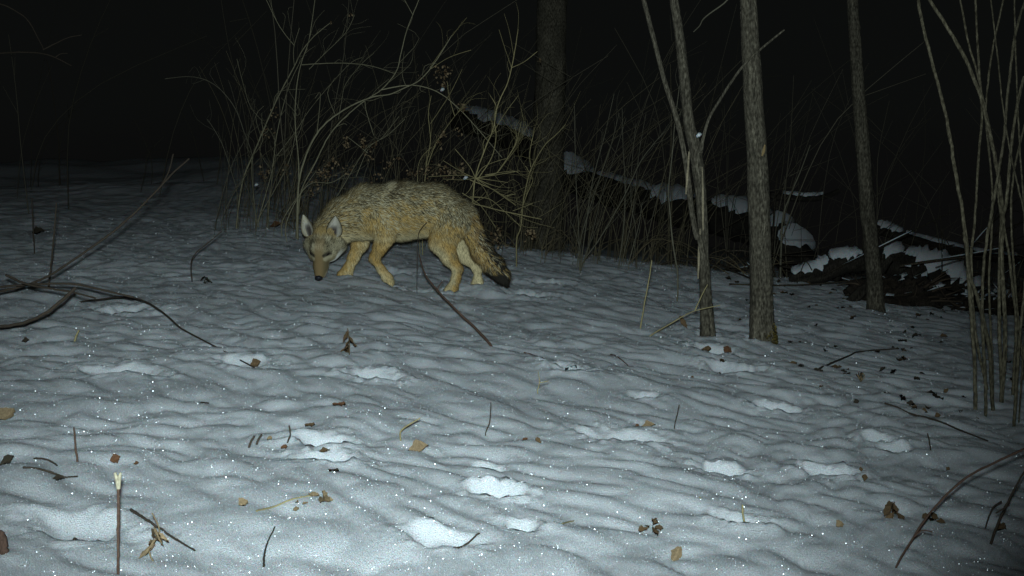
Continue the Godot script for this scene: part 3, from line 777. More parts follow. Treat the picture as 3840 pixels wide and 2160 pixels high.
	["arching_shrub", "thin canes curving left at the left end of the brush", "grey", [[[-1.951,0.002,-8.800,0.0035],[-1.951,0.143,-8.800,0.0035],[-1.947,0.335,-8.760,0.0031],[-1.984,0.513,-8.720,0.0027],[-2.022,0.668,-8.680,0.0023],[-2.070,0.780,-8.640,0.0020],[-2.099,0.841,-8.600,0.0016]], [[-2.086,0.005,-8.700,0.0035],[-2.086,0.131,-8.700,0.0035],[-2.004,0.478,-8.800,0.0029],[-1.881,0.746,-8.900,0.0022],[-1.834,0.892,-9.000,0.0016]], [[-1.889,0.000,-9.000,0.0040],[-1.889,0.116,-9.000,0.0040],[-1.861,0.431,-8.912,0.0037],[-1.849,0.602,-8.825,0.0034],[-1.878,0.749,-8.738,0.0032],[-1.915,0.912,-8.650,0.0029],[-1.992,1.041,-8.562,0.0026],[-2.079,1.108,-8.475,0.0024],[-2.175,1.125,-8.388,0.0021],[-2.299,1.108,-8.300,0.0018]], [[-2.044,0.004,-8.700,0.0025],[-2.044,0.141,-8.700,0.0025],[-1.977,0.304,-8.750,0.0018],[-1.879,0.457,-8.800,0.0011]]]],
	["stem_clump", "dense clump of upright grey stems at the right edge", "stem", [[[1.821,-0.318,-4.750,0.0075],[1.821,-0.218,-4.750,0.0075],[1.830,-0.109,-4.800,0.0073],[1.812,0.203,-4.850,0.0072],[1.808,0.387,-4.900,0.0070],[1.776,0.624,-4.950,0.0068],[1.750,0.825,-5.000,0.0067],[1.718,0.995,-5.050,0.0065],[1.686,1.152,-5.100,0.0063],[1.661,1.304,-5.150,0.0062],[1.648,1.479,-5.200,0.0060]], [[1.824,-0.318,-4.650,0.0061],[1.824,-0.225,-4.650,0.0061],[1.823,-0.084,-4.678,0.0059],[1.814,0.097,-4.706,0.0058],[1.821,0.338,-4.733,0.0057],[1.849,0.499,-4.761,0.0055],[1.876,0.639,-4.789,0.0054],[1.904,0.795,-4.817,0.0053],[1.922,1.022,-4.844,0.0051],[1.949,1.198,-4.872,0.0050],[1.993,1.329,-4.900,0.0049]], [[1.890,-0.325,-4.750,0.0078],[1.890,-0.269,-4.750,0.0078],[1.868,-0.033,-4.760,0.0075],[1.822,0.154,-4.770,0.0072],[1.789,0.246,-4.780,0.0069],[1.769,0.364,-4.790,0.0066],[1.761,0.421,-4.800,0.0063]], [[1.964,-0.331,-4.850,0.0083],[1.964,-0.293,-4.850,0.0083],[1.978,0.012,-4.885,0.0082],[1.961,0.316,-4.920,0.0080],[1.969,0.488,-4.955,0.0078],[1.944,0.690,-4.990,0.0077],[1.924,0.805,-5.025,0.0075],[1.895,0.947,-5.060,0.0073],[1.839,1.098,-5.095,0.0072],[1.768,1.235,-5.130,0.0070],[1.706,1.339,-5.165,0.0068],[1.665,1.424,-5.200,0.0067]], [[2.021,-0.332,-5.100,0.0056],[1.953,-0.032,-5.133,0.0055],[1.931,0.281,-5.167,0.0054],[1.945,0.329,-5.200,0.0052],[1.964,0.466,-5.233,0.0051],[1.978,0.716,-5.267,0.0050],[1.995,0.894,-5.300,0.0049],[1.984,1.072,-5.333,0.0047],[1.967,1.357,-5.367,0.0046],[1.967,1.466,-5.400,0.0045]], [[2.075,-0.356,-5.200,0.0046],[2.053,-0.048,-5.222,0.0045],[2.042,0.169,-5.244,0.0044],[2.049,0.459,-5.267,0.0043],[2.041,0.643,-5.289,0.0042],[2.016,0.858,-5.311,0.0041],[2.025,0.980,-5.333,0.0040],[2.046,1.144,-5.356,0.0039],[2.087,1.344,-5.378,0.0038],[2.112,1.445,-5.400,0.0037]], [[1.934,-0.329,-4.600,0.0032],[1.934,0.321,-4.600,0.0032],[1.919,0.514,-4.629,0.0031],[1.903,0.608,-4.657,0.0030],[1.874,0.753,-4.686,0.0029],[1.851,0.911,-4.714,0.0028],[1.833,1.095,-4.743,0.0027],[1.807,1.304,-4.771,0.0026],[1.800,1.395,-4.800,0.0025]], [[2.084,-0.342,-4.900,0.0037],[2.084,-0.130,-4.900,0.0037],[2.060,0.282,-4.917,0.0036],[2.038,0.558,-4.933,0.0035],[2.032,0.658,-4.950,0.0033],[2.019,0.826,-4.967,0.0032],[2.002,1.060,-4.983,0.0031],[1.987,1.325,-5.000,0.0030]], [[2.202,-0.426,-5.400,0.0048],[2.167,-0.008,-5.429,0.0047],[2.161,0.444,-5.457,0.0045],[2.128,0.709,-5.486,0.0044],[2.054,1.027,-5.514,0.0043],[2.011,1.190,-5.543,0.0041],[1.975,1.376,-5.571,0.0040],[1.965,1.466,-5.600,0.0039]], [[2.032,-0.330,-5.000,0.0069],[2.003,0.059,-5.017,0.0066],[1.997,0.408,-5.033,0.0064],[2.019,0.515,-5.050,0.0062],[2.034,0.722,-5.067,0.0060],[2.052,0.893,-5.083,0.0057],[2.083,1.030,-5.100,0.0055]], [[1.875,-0.323,-4.500,0.0059],[1.875,-0.225,-4.500,0.0059],[1.886,0.012,-4.525,0.0056],[1.905,0.200,-4.550,0.0053],[1.920,0.388,-4.575,0.0050],[1.937,0.484,-4.600,0.0047]], [[2.068,-0.344,-5.000,0.0062],[2.086,-0.016,-5.040,0.0059],[2.079,0.156,-5.080,0.0057],[2.064,0.329,-5.120,0.0054],[2.043,0.468,-5.160,0.0052],[2.039,0.576,-5.200,0.0049]], [[2.237,-0.417,-5.300,0.0051],[2.249,-0.221,-5.340,0.0049],[2.230,0.000,-5.380,0.0047],[2.193,0.414,-5.420,0.0045],[2.211,0.635,-5.460,0.0043],[2.267,0.857,-5.500,0.0041]]]]]
const SEEDS := [
	[1, -1.085, 0.713, -8.200, 10, 0.016],
	[1, -1.080, 0.680, -8.200, 10, 0.016],
	[1, -0.997, 0.718, -8.200, 10, 0.016],
	[1, -0.988, 0.670, -8.200, 10, 0.016],
	[1, -0.940, 0.651, -8.200, 10, 0.016],
	[1, -0.936, 0.602, -8.200, 10, 0.016],
	[1, -0.910, 0.699, -8.200, 10, 0.016],
	[1, -1.214, 0.554, -8.200, 12, 0.022],
	[1, -1.225, 0.506, -8.200, 12, 0.022],
	[1, -1.235, 0.476, -8.200, 12, 0.022],
	[1, -1.175, 0.554, -8.200, 12, 0.022],
	[1, -1.098, 0.506, -8.200, 12, 0.022],
	[1, -1.304, 0.438, -8.200, 12, 0.022],
	[1, -1.330, 0.374, -8.200, 12, 0.022],
	[1, -1.254, 0.486, -8.200, 12, 0.022],
	[0, -1.758, 0.478, -8.800, 12, 0.022],
	[0, -1.628, 0.478, -8.800, 12, 0.022],
	[0, -1.690, 0.861, -8.800, 12, 0.022],
	[0, -1.780, 0.457, -8.800, 12, 0.022],
	[0, -1.735, 0.737, -8.800, 12, 0.022],
	[2, -0.738, 0.585, -7.900, 11, 0.022],
	[2, -0.804, 0.571, -7.900, 11, 0.022],
	[2, -0.862, 0.491, -7.900, 11, 0.022],
	[2, -0.514, 0.547, -7.900, 11, 0.022],
	[2, -0.533, 0.501, -7.900, 11, 0.022],
	[2, -0.439, 0.529, -7.900, 11, 0.022],
	[2, -0.411, 0.510, -7.900, 11, 0.022],
	[2, -0.373, 0.529, -7.900, 11, 0.022],
	[2, -0.317, 0.519, -7.900, 11, 0.022],
	[2, -0.458, 0.491, -7.900, 11, 0.022],
	[2, -0.627, 0.510, -7.900, 11, 0.022],
	[2, -0.664, 0.501, -7.900, 11, 0.022],
	[2, -0.402, 0.482, -7.900, 11, 0.022],
	[2, -0.440, 0.760, -7.950, 7, 0.012],
	[2, -0.440, 0.732, -7.950, 7, 0.012],
	[2, -0.346, 0.765, -7.950, 7, 0.012],
	[2, -0.459, 0.695, -7.950, 7, 0.012],
	[1, -0.337, 0.929, -8.200, 10, 0.014],
	[1, -0.327, 0.905, -8.200, 10, 0.014],
	[4, -0.089, 0.144, -7.750, 10, 0.020],
	[4, -0.070, 0.163, -7.750, 10, 0.020],
	[4, -0.095, 0.107, -7.750, 10, 0.020],
	[4, 0.099, 0.147, -7.750, 10, 0.020],
	[4, 0.111, 0.119, -7.750, 10, 0.020],
	[4, -0.120, 0.088, -7.750, 10, 0.020],
	[4, -0.089, 0.063, -7.750, 10, 0.020],
	[1, -0.445, 1.154, -8.100, 14, 0.020],
	[1, -0.464, 1.136, -8.100, 14, 0.020],
	[1, -0.417, 1.145, -8.100, 14, 0.020],
	[1, -0.451, 1.070, -8.100, 14, 0.020],
	[1, -0.581, 1.114, -8.000, 4, 0.008],
	[1, -1.016, 1.500, -8.000, 4, 0.008],
	[1, -1.147, 1.455, -8.000, 4, 0.008],
	[3, 0.175, 1.225, -8.000, 4, 0.008]]
const T_FORKED := [[0.950,-0.233,-5.890,0.0437],[0.948,-0.183,-5.890,0.0396],[0.941,-0.100,-5.890,0.0340],[0.931,0.041,-5.890,0.0283],[0.919,0.205,-5.890,0.0251],[0.914,0.328,-5.890,0.0243],[0.909,0.374,-5.890,0.0251],[0.895,0.535,-5.890,0.0275],[0.877,0.656,-5.890,0.0291],[0.858,0.752,-5.890,0.0291],[0.833,0.855,-5.890,0.0259],[0.809,1.053,-5.890,0.0243],[0.782,1.249,-5.890,0.0222],[0.755,1.404,-5.890,0.0210],[0.732,1.573,-5.890,0.0194],[0.713,1.802,-5.890,0.0162],[0.696,2.088,-5.890,0.0121]]
const T_FORKED_LEFT := [[0.916,0.168,-5.860,0.0121],[0.893,0.290,-5.860,0.0137],[0.879,0.303,-5.860,0.0137],[0.854,0.416,-5.860,0.0137],[0.826,0.617,-5.860,0.0129],[0.803,0.737,-5.860,0.0121],[0.773,0.856,-5.860,0.0121],[0.714,1.029,-5.860,0.0113],[0.664,1.208,-5.860,0.0109],[0.610,1.401,-5.860,0.0105],[0.556,1.593,-5.860,0.0089],[0.506,1.782,-5.860,0.0056]]
const T_FORKED_RIGHT := [[0.884,0.698,-5.830,0.0104],[0.894,0.761,-5.830,0.0080],[0.920,0.856,-5.830,0.0068],[0.973,0.950,-5.830,0.0064],[1.027,1.036,-5.830,0.0060],[1.080,1.106,-5.830,0.0056],[1.149,1.172,-5.830,0.0052],[1.218,1.230,-5.830,0.0048],[1.260,1.264,-5.830,0.0036]]
const T_MIDDLE := [[1.213,-0.255,-5.870,0.0734],[1.211,-0.221,-5.870,0.0693],[1.207,-0.180,-5.870,0.0629],[1.203,-0.113,-5.870,0.0588],[1.198,0.002,-5.870,0.0556],[1.189,0.167,-5.870,0.0516],[1.180,0.346,-5.870,0.0508],[1.167,0.537,-5.870,0.0500],[1.157,0.697,-5.870,0.0484],[1.137,0.895,-5.870,0.0451],[1.125,1.052,-5.870,0.0443],[1.110,1.232,-5.870,0.0415],[1.097,1.402,-5.870,0.0391],[1.085,1.632,-5.870,0.0371],[1.073,1.935,-5.870,0.0322],[1.062,2.307,-5.870,0.0242]]
const T_FAR := [[2.223,-0.339,-7.450,0.0614],[2.214,-0.255,-7.450,0.0532],[2.204,-0.129,-7.450,0.0481],[2.182,0.026,-7.450,0.0460],[2.164,0.181,-7.450,0.0440],[2.143,0.291,-7.450,0.0430],[2.106,0.647,-7.450,0.0419],[2.069,0.949,-7.450,0.0389],[2.037,1.248,-7.450,0.0358],[2.007,1.543,-7.450,0.0327],[1.984,1.835,-7.450,0.0297],[1.951,2.314,-7.450,0.0225]]
const T_BACK := [[0.312,-0.350,-11.500,0.1756],[0.319,-0.127,-11.500,0.1590],[0.332,0.280,-11.500,0.1479],[0.344,0.828,-11.500,0.1442],[0.356,1.548,-11.500,0.1405],[0.367,2.255,-11.500,0.1331],[0.377,3.293,-11.500,0.1109]]
const AIR := [
	["long_branch", "long slender bare branch slanting up from the left edge, forked near its tip", "branch", "dark", [[[-2.309,0.019,-4.400,0.0100],[-2.015,0.215,-4.600,0.0048],[-1.973,0.202,-4.714,0.0047],[-1.861,0.230,-4.829,0.0046],[-1.756,0.303,-4.943,0.0045],[-1.611,0.421,-5.057,0.0043],[-1.509,0.536,-5.171,0.0042],[-1.454,0.621,-5.286,0.0041],[-1.405,0.685,-5.400,0.0040]], [[-1.488,0.576,-5.250,0.0040],[-1.473,0.636,-5.325,0.0035],[-1.472,0.705,-5.400,0.0030]], [[-1.857,0.293,-4.500,0.0050],[-1.773,0.270,-4.450,0.0045],[-1.669,0.259,-4.400,0.0040],[-1.559,0.251,-4.350,0.0035],[-1.465,0.237,-4.300,0.0030]]]],
	["low_branch", "dark branch running right from the left edge just above the snow", "branch", "dark", [[[-2.421,0.021,-4.700,0.0100],[-2.058,0.208,-4.700,0.0045],[-1.957,0.224,-4.680,0.0044],[-1.812,0.237,-4.660,0.0043],[-1.669,0.241,-4.640,0.0042],[-1.543,0.220,-4.620,0.0041],[-1.425,0.196,-4.600,0.0040]]]],
	["thick_branch", "thick dark curved branch rising from the left edge, its broken end upward", "branch", "dark", [[[-2.059,0.014,-4.100,0.0100],[-1.861,0.141,-4.200,0.0055],[-1.773,0.149,-4.220,0.0056],[-1.698,0.160,-4.240,0.0057],[-1.634,0.187,-4.260,0.0058],[-1.584,0.226,-4.280,0.0059],[-1.533,0.274,-4.300,0.0060]]]],
	["arched_twig", "long thin twig arching over the snow down to a brown leaf", "twig", "dark", [[[-1.919,0.001,-5.397,0.0038],[-1.919,0.050,-5.397,0.0038],[-1.756,0.091,-5.253,0.0036],[-1.608,0.121,-5.110,0.0035],[-1.483,0.121,-4.966,0.0033],[-1.371,0.096,-4.823,0.0032],[-1.272,0.065,-4.679,0.0030],[-1.153,0.045,-4.536,0.0028],[-1.018,0.016,-4.393,0.0027],[-0.902,-0.001,-4.249,0.0025]]]],
	["upright_stem", "thin dark upright stem crossing the long branch at the left", "stem", "dark", [[[-2.139,0.006,-5.640,0.0045],[-2.139,0.056,-5.640,0.0045],[-2.122,0.166,-5.640,0.0040],[-2.100,0.313,-5.640,0.0035],[-2.079,0.477,-5.640,0.0030]]]],
	["upright_stem", "short faint stem left of the thin upright one on the snow slope", "stem", "dark", [[[-2.788,0.016,-7.177,0.0040],[-2.788,0.066,-7.177,0.0040],[-2.789,0.182,-7.177,0.0035],[-2.787,0.391,-7.177,0.0030]]]],
	["curved_weed", "thin dark stem curving up right from the snow, left of the coyote's nose", "stem", "dark", [[[-1.613,-0.007,-6.174,0.0035],[-1.613,0.042,-6.174,0.0035],[-1.627,0.123,-6.224,0.0033],[-1.620,0.168,-6.274,0.0030],[-1.559,0.224,-6.324,0.0027],[-1.501,0.277,-6.374,0.0025]]]],
	["faint_stem", "tall faint reddish stem standing far back at left", "stem", "dark", [[[-4.775,0.023,-13.065,0.0050],[-4.775,0.073,-13.065,0.0050],[-4.760,0.532,-13.065,0.0045],[-4.776,0.863,-13.065,0.0040],[-4.807,1.232,-13.065,0.0035],[-4.842,1.436,-13.065,0.0030]]]],
	["overhanging_branch", "faint drooping branch entering from the upper left edge", "branch", "dark", [[[-3.226,1.540,-7.500,0.0040],[-3.063,1.529,-7.560,0.0038],[-2.994,1.492,-7.620,0.0036],[-2.948,1.443,-7.680,0.0034],[-2.915,1.342,-7.740,0.0032],[-2.905,1.273,-7.800,0.0030]]]],
	["overhanging_branch", "faint forked branch reaching in level from the left edge", "branch", "dark", [[[-3.289,1.227,-7.600,0.0050],[-3.075,1.239,-7.550,0.0045],[-2.912,1.243,-7.500,0.0040],[-2.752,1.225,-7.450,0.0035],[-2.597,1.160,-7.400,0.0030]], [[-2.798,1.257,-7.500,0.0035],[-2.708,1.308,-7.533,0.0030],[-2.659,1.334,-7.567,0.0025],[-2.598,1.350,-7.600,0.0020]], [[-2.729,1.211,-7.500,0.0030],[-2.695,1.232,-7.500,0.0025],[-2.652,1.236,-7.500,0.0020]]]],
	["bent_cane", "slender reddish cane bending down into the snow below the coyote's belly", "cane", "red", [[[-0.085,-0.132,-5.075,0.0060],[-0.085,-0.083,-5.075,0.0060],[-0.149,-0.030,-5.175,0.0054],[-0.237,0.036,-5.275,0.0048],[-0.320,0.103,-5.375,0.0042],[-0.387,0.169,-5.475,0.0036],[-0.422,0.247,-5.575,0.0030]], [[-0.321,0.123,-5.250,0.0030],[-0.314,0.147,-5.225,0.0025],[-0.294,0.175,-5.200,0.0020]]]],
	["bare_stem", "thin dark stalk standing before the coyote's belly", "stem", "dark", [[[-0.485,-0.092,-6.250,0.0016],[-0.485,0.048,-6.250,0.0016],[-0.478,0.254,-6.267,0.0017],[-0.462,0.300,-6.283,0.0017],[-0.435,0.329,-6.300,0.0018]]]],
	["pale_straw", "tall pale grass straw standing left of the forked tree", "straw", "straw", [[[0.611,-0.201,-5.813,0.0035],[0.611,-0.152,-5.813,0.0035],[0.628,-0.027,-5.813,0.0032],[0.649,0.097,-5.813,0.0028],[0.662,0.192,-5.813,0.0025]]]],
	["pale_straw", "leaning pale straw crossing in front of the forked tree's foot", "straw", "straw", [[[0.633,-0.203,-5.671,0.0030],[0.633,-0.155,-5.671,0.0030],[0.735,-0.072,-5.604,0.0027],[0.824,-0.008,-5.538,0.0023],[0.933,0.030,-5.471,0.0020]], [[0.816,0.008,-5.450,0.0030],[0.840,0.066,-5.450,0.0025],[0.870,0.126,-5.450,0.0020]]]],
	["red_cane", "slender reddish cane rising from the bottom to the right edge", "cane", "red", [[[0.911,-0.231,-2.809,0.0026],[0.911,-0.183,-2.809,0.0026],[0.958,-0.142,-2.859,0.0027],[1.020,-0.084,-2.909,0.0027],[1.112,-0.019,-2.959,0.0028],[1.208,0.012,-3.009,0.0029],[1.307,0.036,-3.059,0.0029],[1.409,0.057,-3.109,0.0030]], [[0.940,-0.099,-2.780,0.0020],[0.953,-0.079,-2.765,0.0018],[0.971,-0.077,-2.750,0.0015]]]],
	["dark_forked_stem", "dark knobbly forked stem standing at the lower right edge", "stem", "dark", [[[1.210,-0.260,-3.007,0.0034],[1.210,-0.210,-3.007,0.0034],[1.232,-0.167,-3.032,0.0032],[1.264,-0.117,-3.057,0.0029],[1.302,-0.062,-3.082,0.0026],[1.350,-0.000,-3.107,0.0024]], [[1.255,-0.264,-3.158,0.0022],[1.255,-0.216,-3.158,0.0022],[1.270,-0.183,-3.175,0.0021],[1.288,-0.161,-3.191,0.0021],[1.315,-0.152,-3.208,0.0020]], [[1.144,-0.055,-2.820,0.0020],[1.167,-0.029,-2.800,0.0015]]]],
	["cut_stalk", "stiff brown stalk with a pale split top near the lower left", "stalk", "red", [[[-0.774,-0.063,-2.328,0.0030],[-0.774,-0.013,-2.328,0.0030],[-0.772,0.036,-2.328,0.0029],[-0.769,0.100,-2.328,0.0029],[-0.766,0.169,-2.328,0.0028]]]],
	["thin_stalk", "thin reddish stalk standing alone at the lower left", "stalk", "red", [[[-1.070,-0.034,-2.958,0.0030],[-1.070,0.014,-2.958,0.0030],[-1.074,0.062,-2.958,0.0025],[-1.076,0.117,-2.958,0.0020]]]],
	["hairline_twig", "hair thin upright twig standing right of the big tan leaf", "twig", "dark", [[[-0.080,-0.132,-3.661,0.0018],[-0.080,-0.083,-3.661,0.0018],[-0.068,-0.046,-3.661,0.0015],[-0.064,0.014,-3.661,0.0012]]]],
	["arched_root", "small dark arched twig poking from the snow at lower left", "twig", "dark", [[[-1.111,-0.031,-2.938,0.0022],[-1.111,0.017,-2.938,0.0022],[-1.127,0.029,-2.950,0.0022],[-1.151,0.035,-2.963,0.0021],[-1.185,0.033,-2.976,0.0021],[-1.204,0.011,-2.988,0.0020]]]],
	["bent_straw", "pale bent straw standing left above the big tan leaf", "straw", "straw", [[[-0.321,-0.108,-3.473,0.0024],[-0.321,-0.059,-3.473,0.0024],[-0.316,-0.017,-3.448,0.0023],[-0.261,0.024,-3.423,0.0022]]]],
	["short_straw", "short pale straw poking up at the left", "straw", "straw", [[[-1.627,-0.007,-4.527,0.0040],[-1.627,0.042,-4.527,0.0040],[-1.609,0.084,-4.527,0.0030]]]],
	["leaning_cane", "dark leaning cane rising from the log pile right of the middle trunk", "cane", "grey", [[[1.973,-0.373,-9.000,0.0070],[1.973,0.092,-9.000,0.0070],[2.016,0.266,-9.000,0.0057],[2.083,0.439,-9.000,0.0043],[2.157,0.654,-9.000,0.0030]]]],
	["stuck_twig", "left one of two short dark twigs stuck upright in the snow", "twig", "dark", [[[-0.718,-0.068,-3.287,0.0030],[-0.718,-0.020,-3.287,0.0030],[-0.704,0.008,-3.287,0.0025]]]],
	["stuck_twig", "right one of two short dark twigs stuck upright in the snow", "twig", "dark", [[[-0.704,-0.070,-3.316,0.0030],[-0.704,-0.022,-3.316,0.0030],[-0.689,0.006,-3.316,0.0025]]]],
	["stuck_twig", "brown thin stem with curled tip left of the footprint pair", "twig", "dark", [[[-0.624,-0.078,-3.336,0.0025],[-0.624,-0.029,-3.336,0.0025],[-0.615,-0.003,-3.336,0.0023],[-0.617,0.025,-3.336,0.0020]]]],
	["stuck_twig", "short dry stem standing above the bean shaped footprint", "twig", "straw", [[[0.591,-0.199,-3.036,0.0030],[0.591,-0.149,-3.036,0.0030],[0.587,-0.124,-3.036,0.0027],[0.587,-0.105,-3.036,0.0025]]]],
	["stuck_twig", "short slanting dry stem at lower centre right", "twig", "straw", [[[0.499,-0.190,-3.118,0.0020],[0.499,-0.140,-3.118,0.0020],[0.490,-0.110,-3.118,0.0015]]]],
	["stuck_twig", "small upright twig between tan leaf and far footprint at right", "twig", "dark", [[[0.538,-0.194,-3.986,0.0020],[0.538,-0.144,-3.986,0.0020],[0.544,-0.111,-3.986,0.0018],[0.552,-0.071,-3.986,0.0015]]]],
	["stuck_twig", "small dark upright weed right of the three toe footprint", "twig", "dark", [[[1.369,-0.275,-3.924,0.0030],[1.369,-0.225,-3.924,0.0030],[1.362,-0.178,-3.924,0.0025],[1.354,-0.152,-3.924,0.0020]]]],
	["stuck_twig", "thin forked grass wisp near the centre of the snow", "twig", "straw", [[[0.091,-0.149,-4.305,0.0020],[0.091,-0.099,-4.305,0.0020],[0.098,-0.063,-4.305,0.0015],[0.093,-0.027,-4.305,0.0010]], [[0.087,0.021,-3.900,0.0015],[0.118,0.028,-3.900,0.0010]]]],
	["broken_stub", "short broken brown stub standing in the bottom left corner", "stub", "red", [[[-0.997,-0.041,-2.331,0.0100],[-0.997,0.009,-2.331,0.0100],[-0.999,0.035,-2.331,0.0095],[-1.001,0.070,-2.331,0.0090]]]],
	["overhanging_branch", "thin bare branch hanging in at the top between the two near trunks", "branch", "grey", [[[1.093,1.527,-6.200,0.0040],[1.048,1.427,-6.150,0.0035],[0.936,1.344,-6.100,0.0030],[0.900,1.297,-6.050,0.0025],[0.865,1.266,-6.000,0.0020]]]]]
const LIE := [
	["dark_stick", "dark stick lying at the lower left beside the cut stalk", "stick", "dark", [[-0.844,0.004,-2.642,0.0035],[-0.797,0.004,-2.601,0.0030],[-0.742,0.004,-2.560,0.0025],[-0.667,0.004,-2.498,0.0020]]],
	["small_stick", "small forked dark stick lying at the bottom centre", "stick", "dark", [[-0.134,0.004,-2.622,0.0030],[-0.110,0.004,-2.662,0.0025],[-0.074,0.004,-2.712,0.0020]]],
	["curved_twig", "thin dark curved twig at the bottom left of centre", "twig", "dark", [[-0.512,0.004,-2.445,0.0025],[-0.524,0.004,-2.526,0.0020],[-0.523,0.004,-2.627,0.0015]]],
	["dark_twig", "thin dark twig lying straight at the lower left under the arched one", "twig", "dark", [[-1.157,0.004,-2.838,0.0030],[-1.114,0.004,-2.848,0.0027],[-1.065,0.004,-2.857,0.0023],[-1.033,0.004,-2.846,0.0020]]],
	["red_twig", "reddish curved twig lying before the round snow lump", "twig", "red", [[0.049,0.004,-5.023,0.0030],[0.085,0.004,-4.982,0.0025],[0.126,0.004,-4.800,0.0020]]],
	["short_twig", "short reddish twig right of the round snow lump", "twig", "red", [[0.418,0.004,-5.149,0.0030],[0.449,0.004,-5.037,0.0025],[0.475,0.004,-4.966,0.0020]]],
	["short_straw", "short straw lying at the bottom right of centre", "straw", "straw", [[0.121,0.004,-2.861,0.0020],[0.137,0.004,-2.901,0.0018],[0.152,0.004,-2.931,0.0015]]],
	["dark_branch", "long thin dark branch lying on the snow at lower right", "branch", "dark", [[1.422,0.004,-4.610,0.0045],[1.498,0.004,-4.538,0.0040],[1.561,0.004,-4.416,0.0035],[1.602,0.004,-4.284,0.0030],[1.647,0.004,-4.163,0.0025]]],
	["dark_branch", "dark branch lying on the shaded snow below the third trunk", "branch", "dark", [[1.319,0.004,-5.248,0.0050],[1.491,0.004,-5.538,0.0043],[1.690,0.004,-5.859,0.0037],[1.913,0.004,-6.017,0.0030]]],
	["tiny_twig", "tiny dark twig lying under the curled leaves at lower left", "twig", "dark", [[-0.915,0.004,-2.481,0.0030],[-0.909,0.004,-2.512,0.0020]]],
	["tiny_twig", "tiny dark twig left of the brown round leaf at centre left", "twig", "dark", [[-0.944,0.004,-3.663,0.0025],[-0.932,0.004,-3.714,0.0020]]],
	["tiny_twig", "tiny thin twig at the bottom centre, left of the small stick", "twig", "dark", [[-0.191,0.004,-2.754,0.0015],[-0.183,0.004,-2.794,0.0010]]],
	["dry_stem", "dry tan stem with leaves lying at lower left of centre", "stem", "straw", [[-0.581,0.004,-2.709,0.0022],[-0.552,0.004,-2.769,0.0021],[-0.511,0.004,-2.799,0.0019],[-0.463,0.004,-2.849,0.0018]]]]
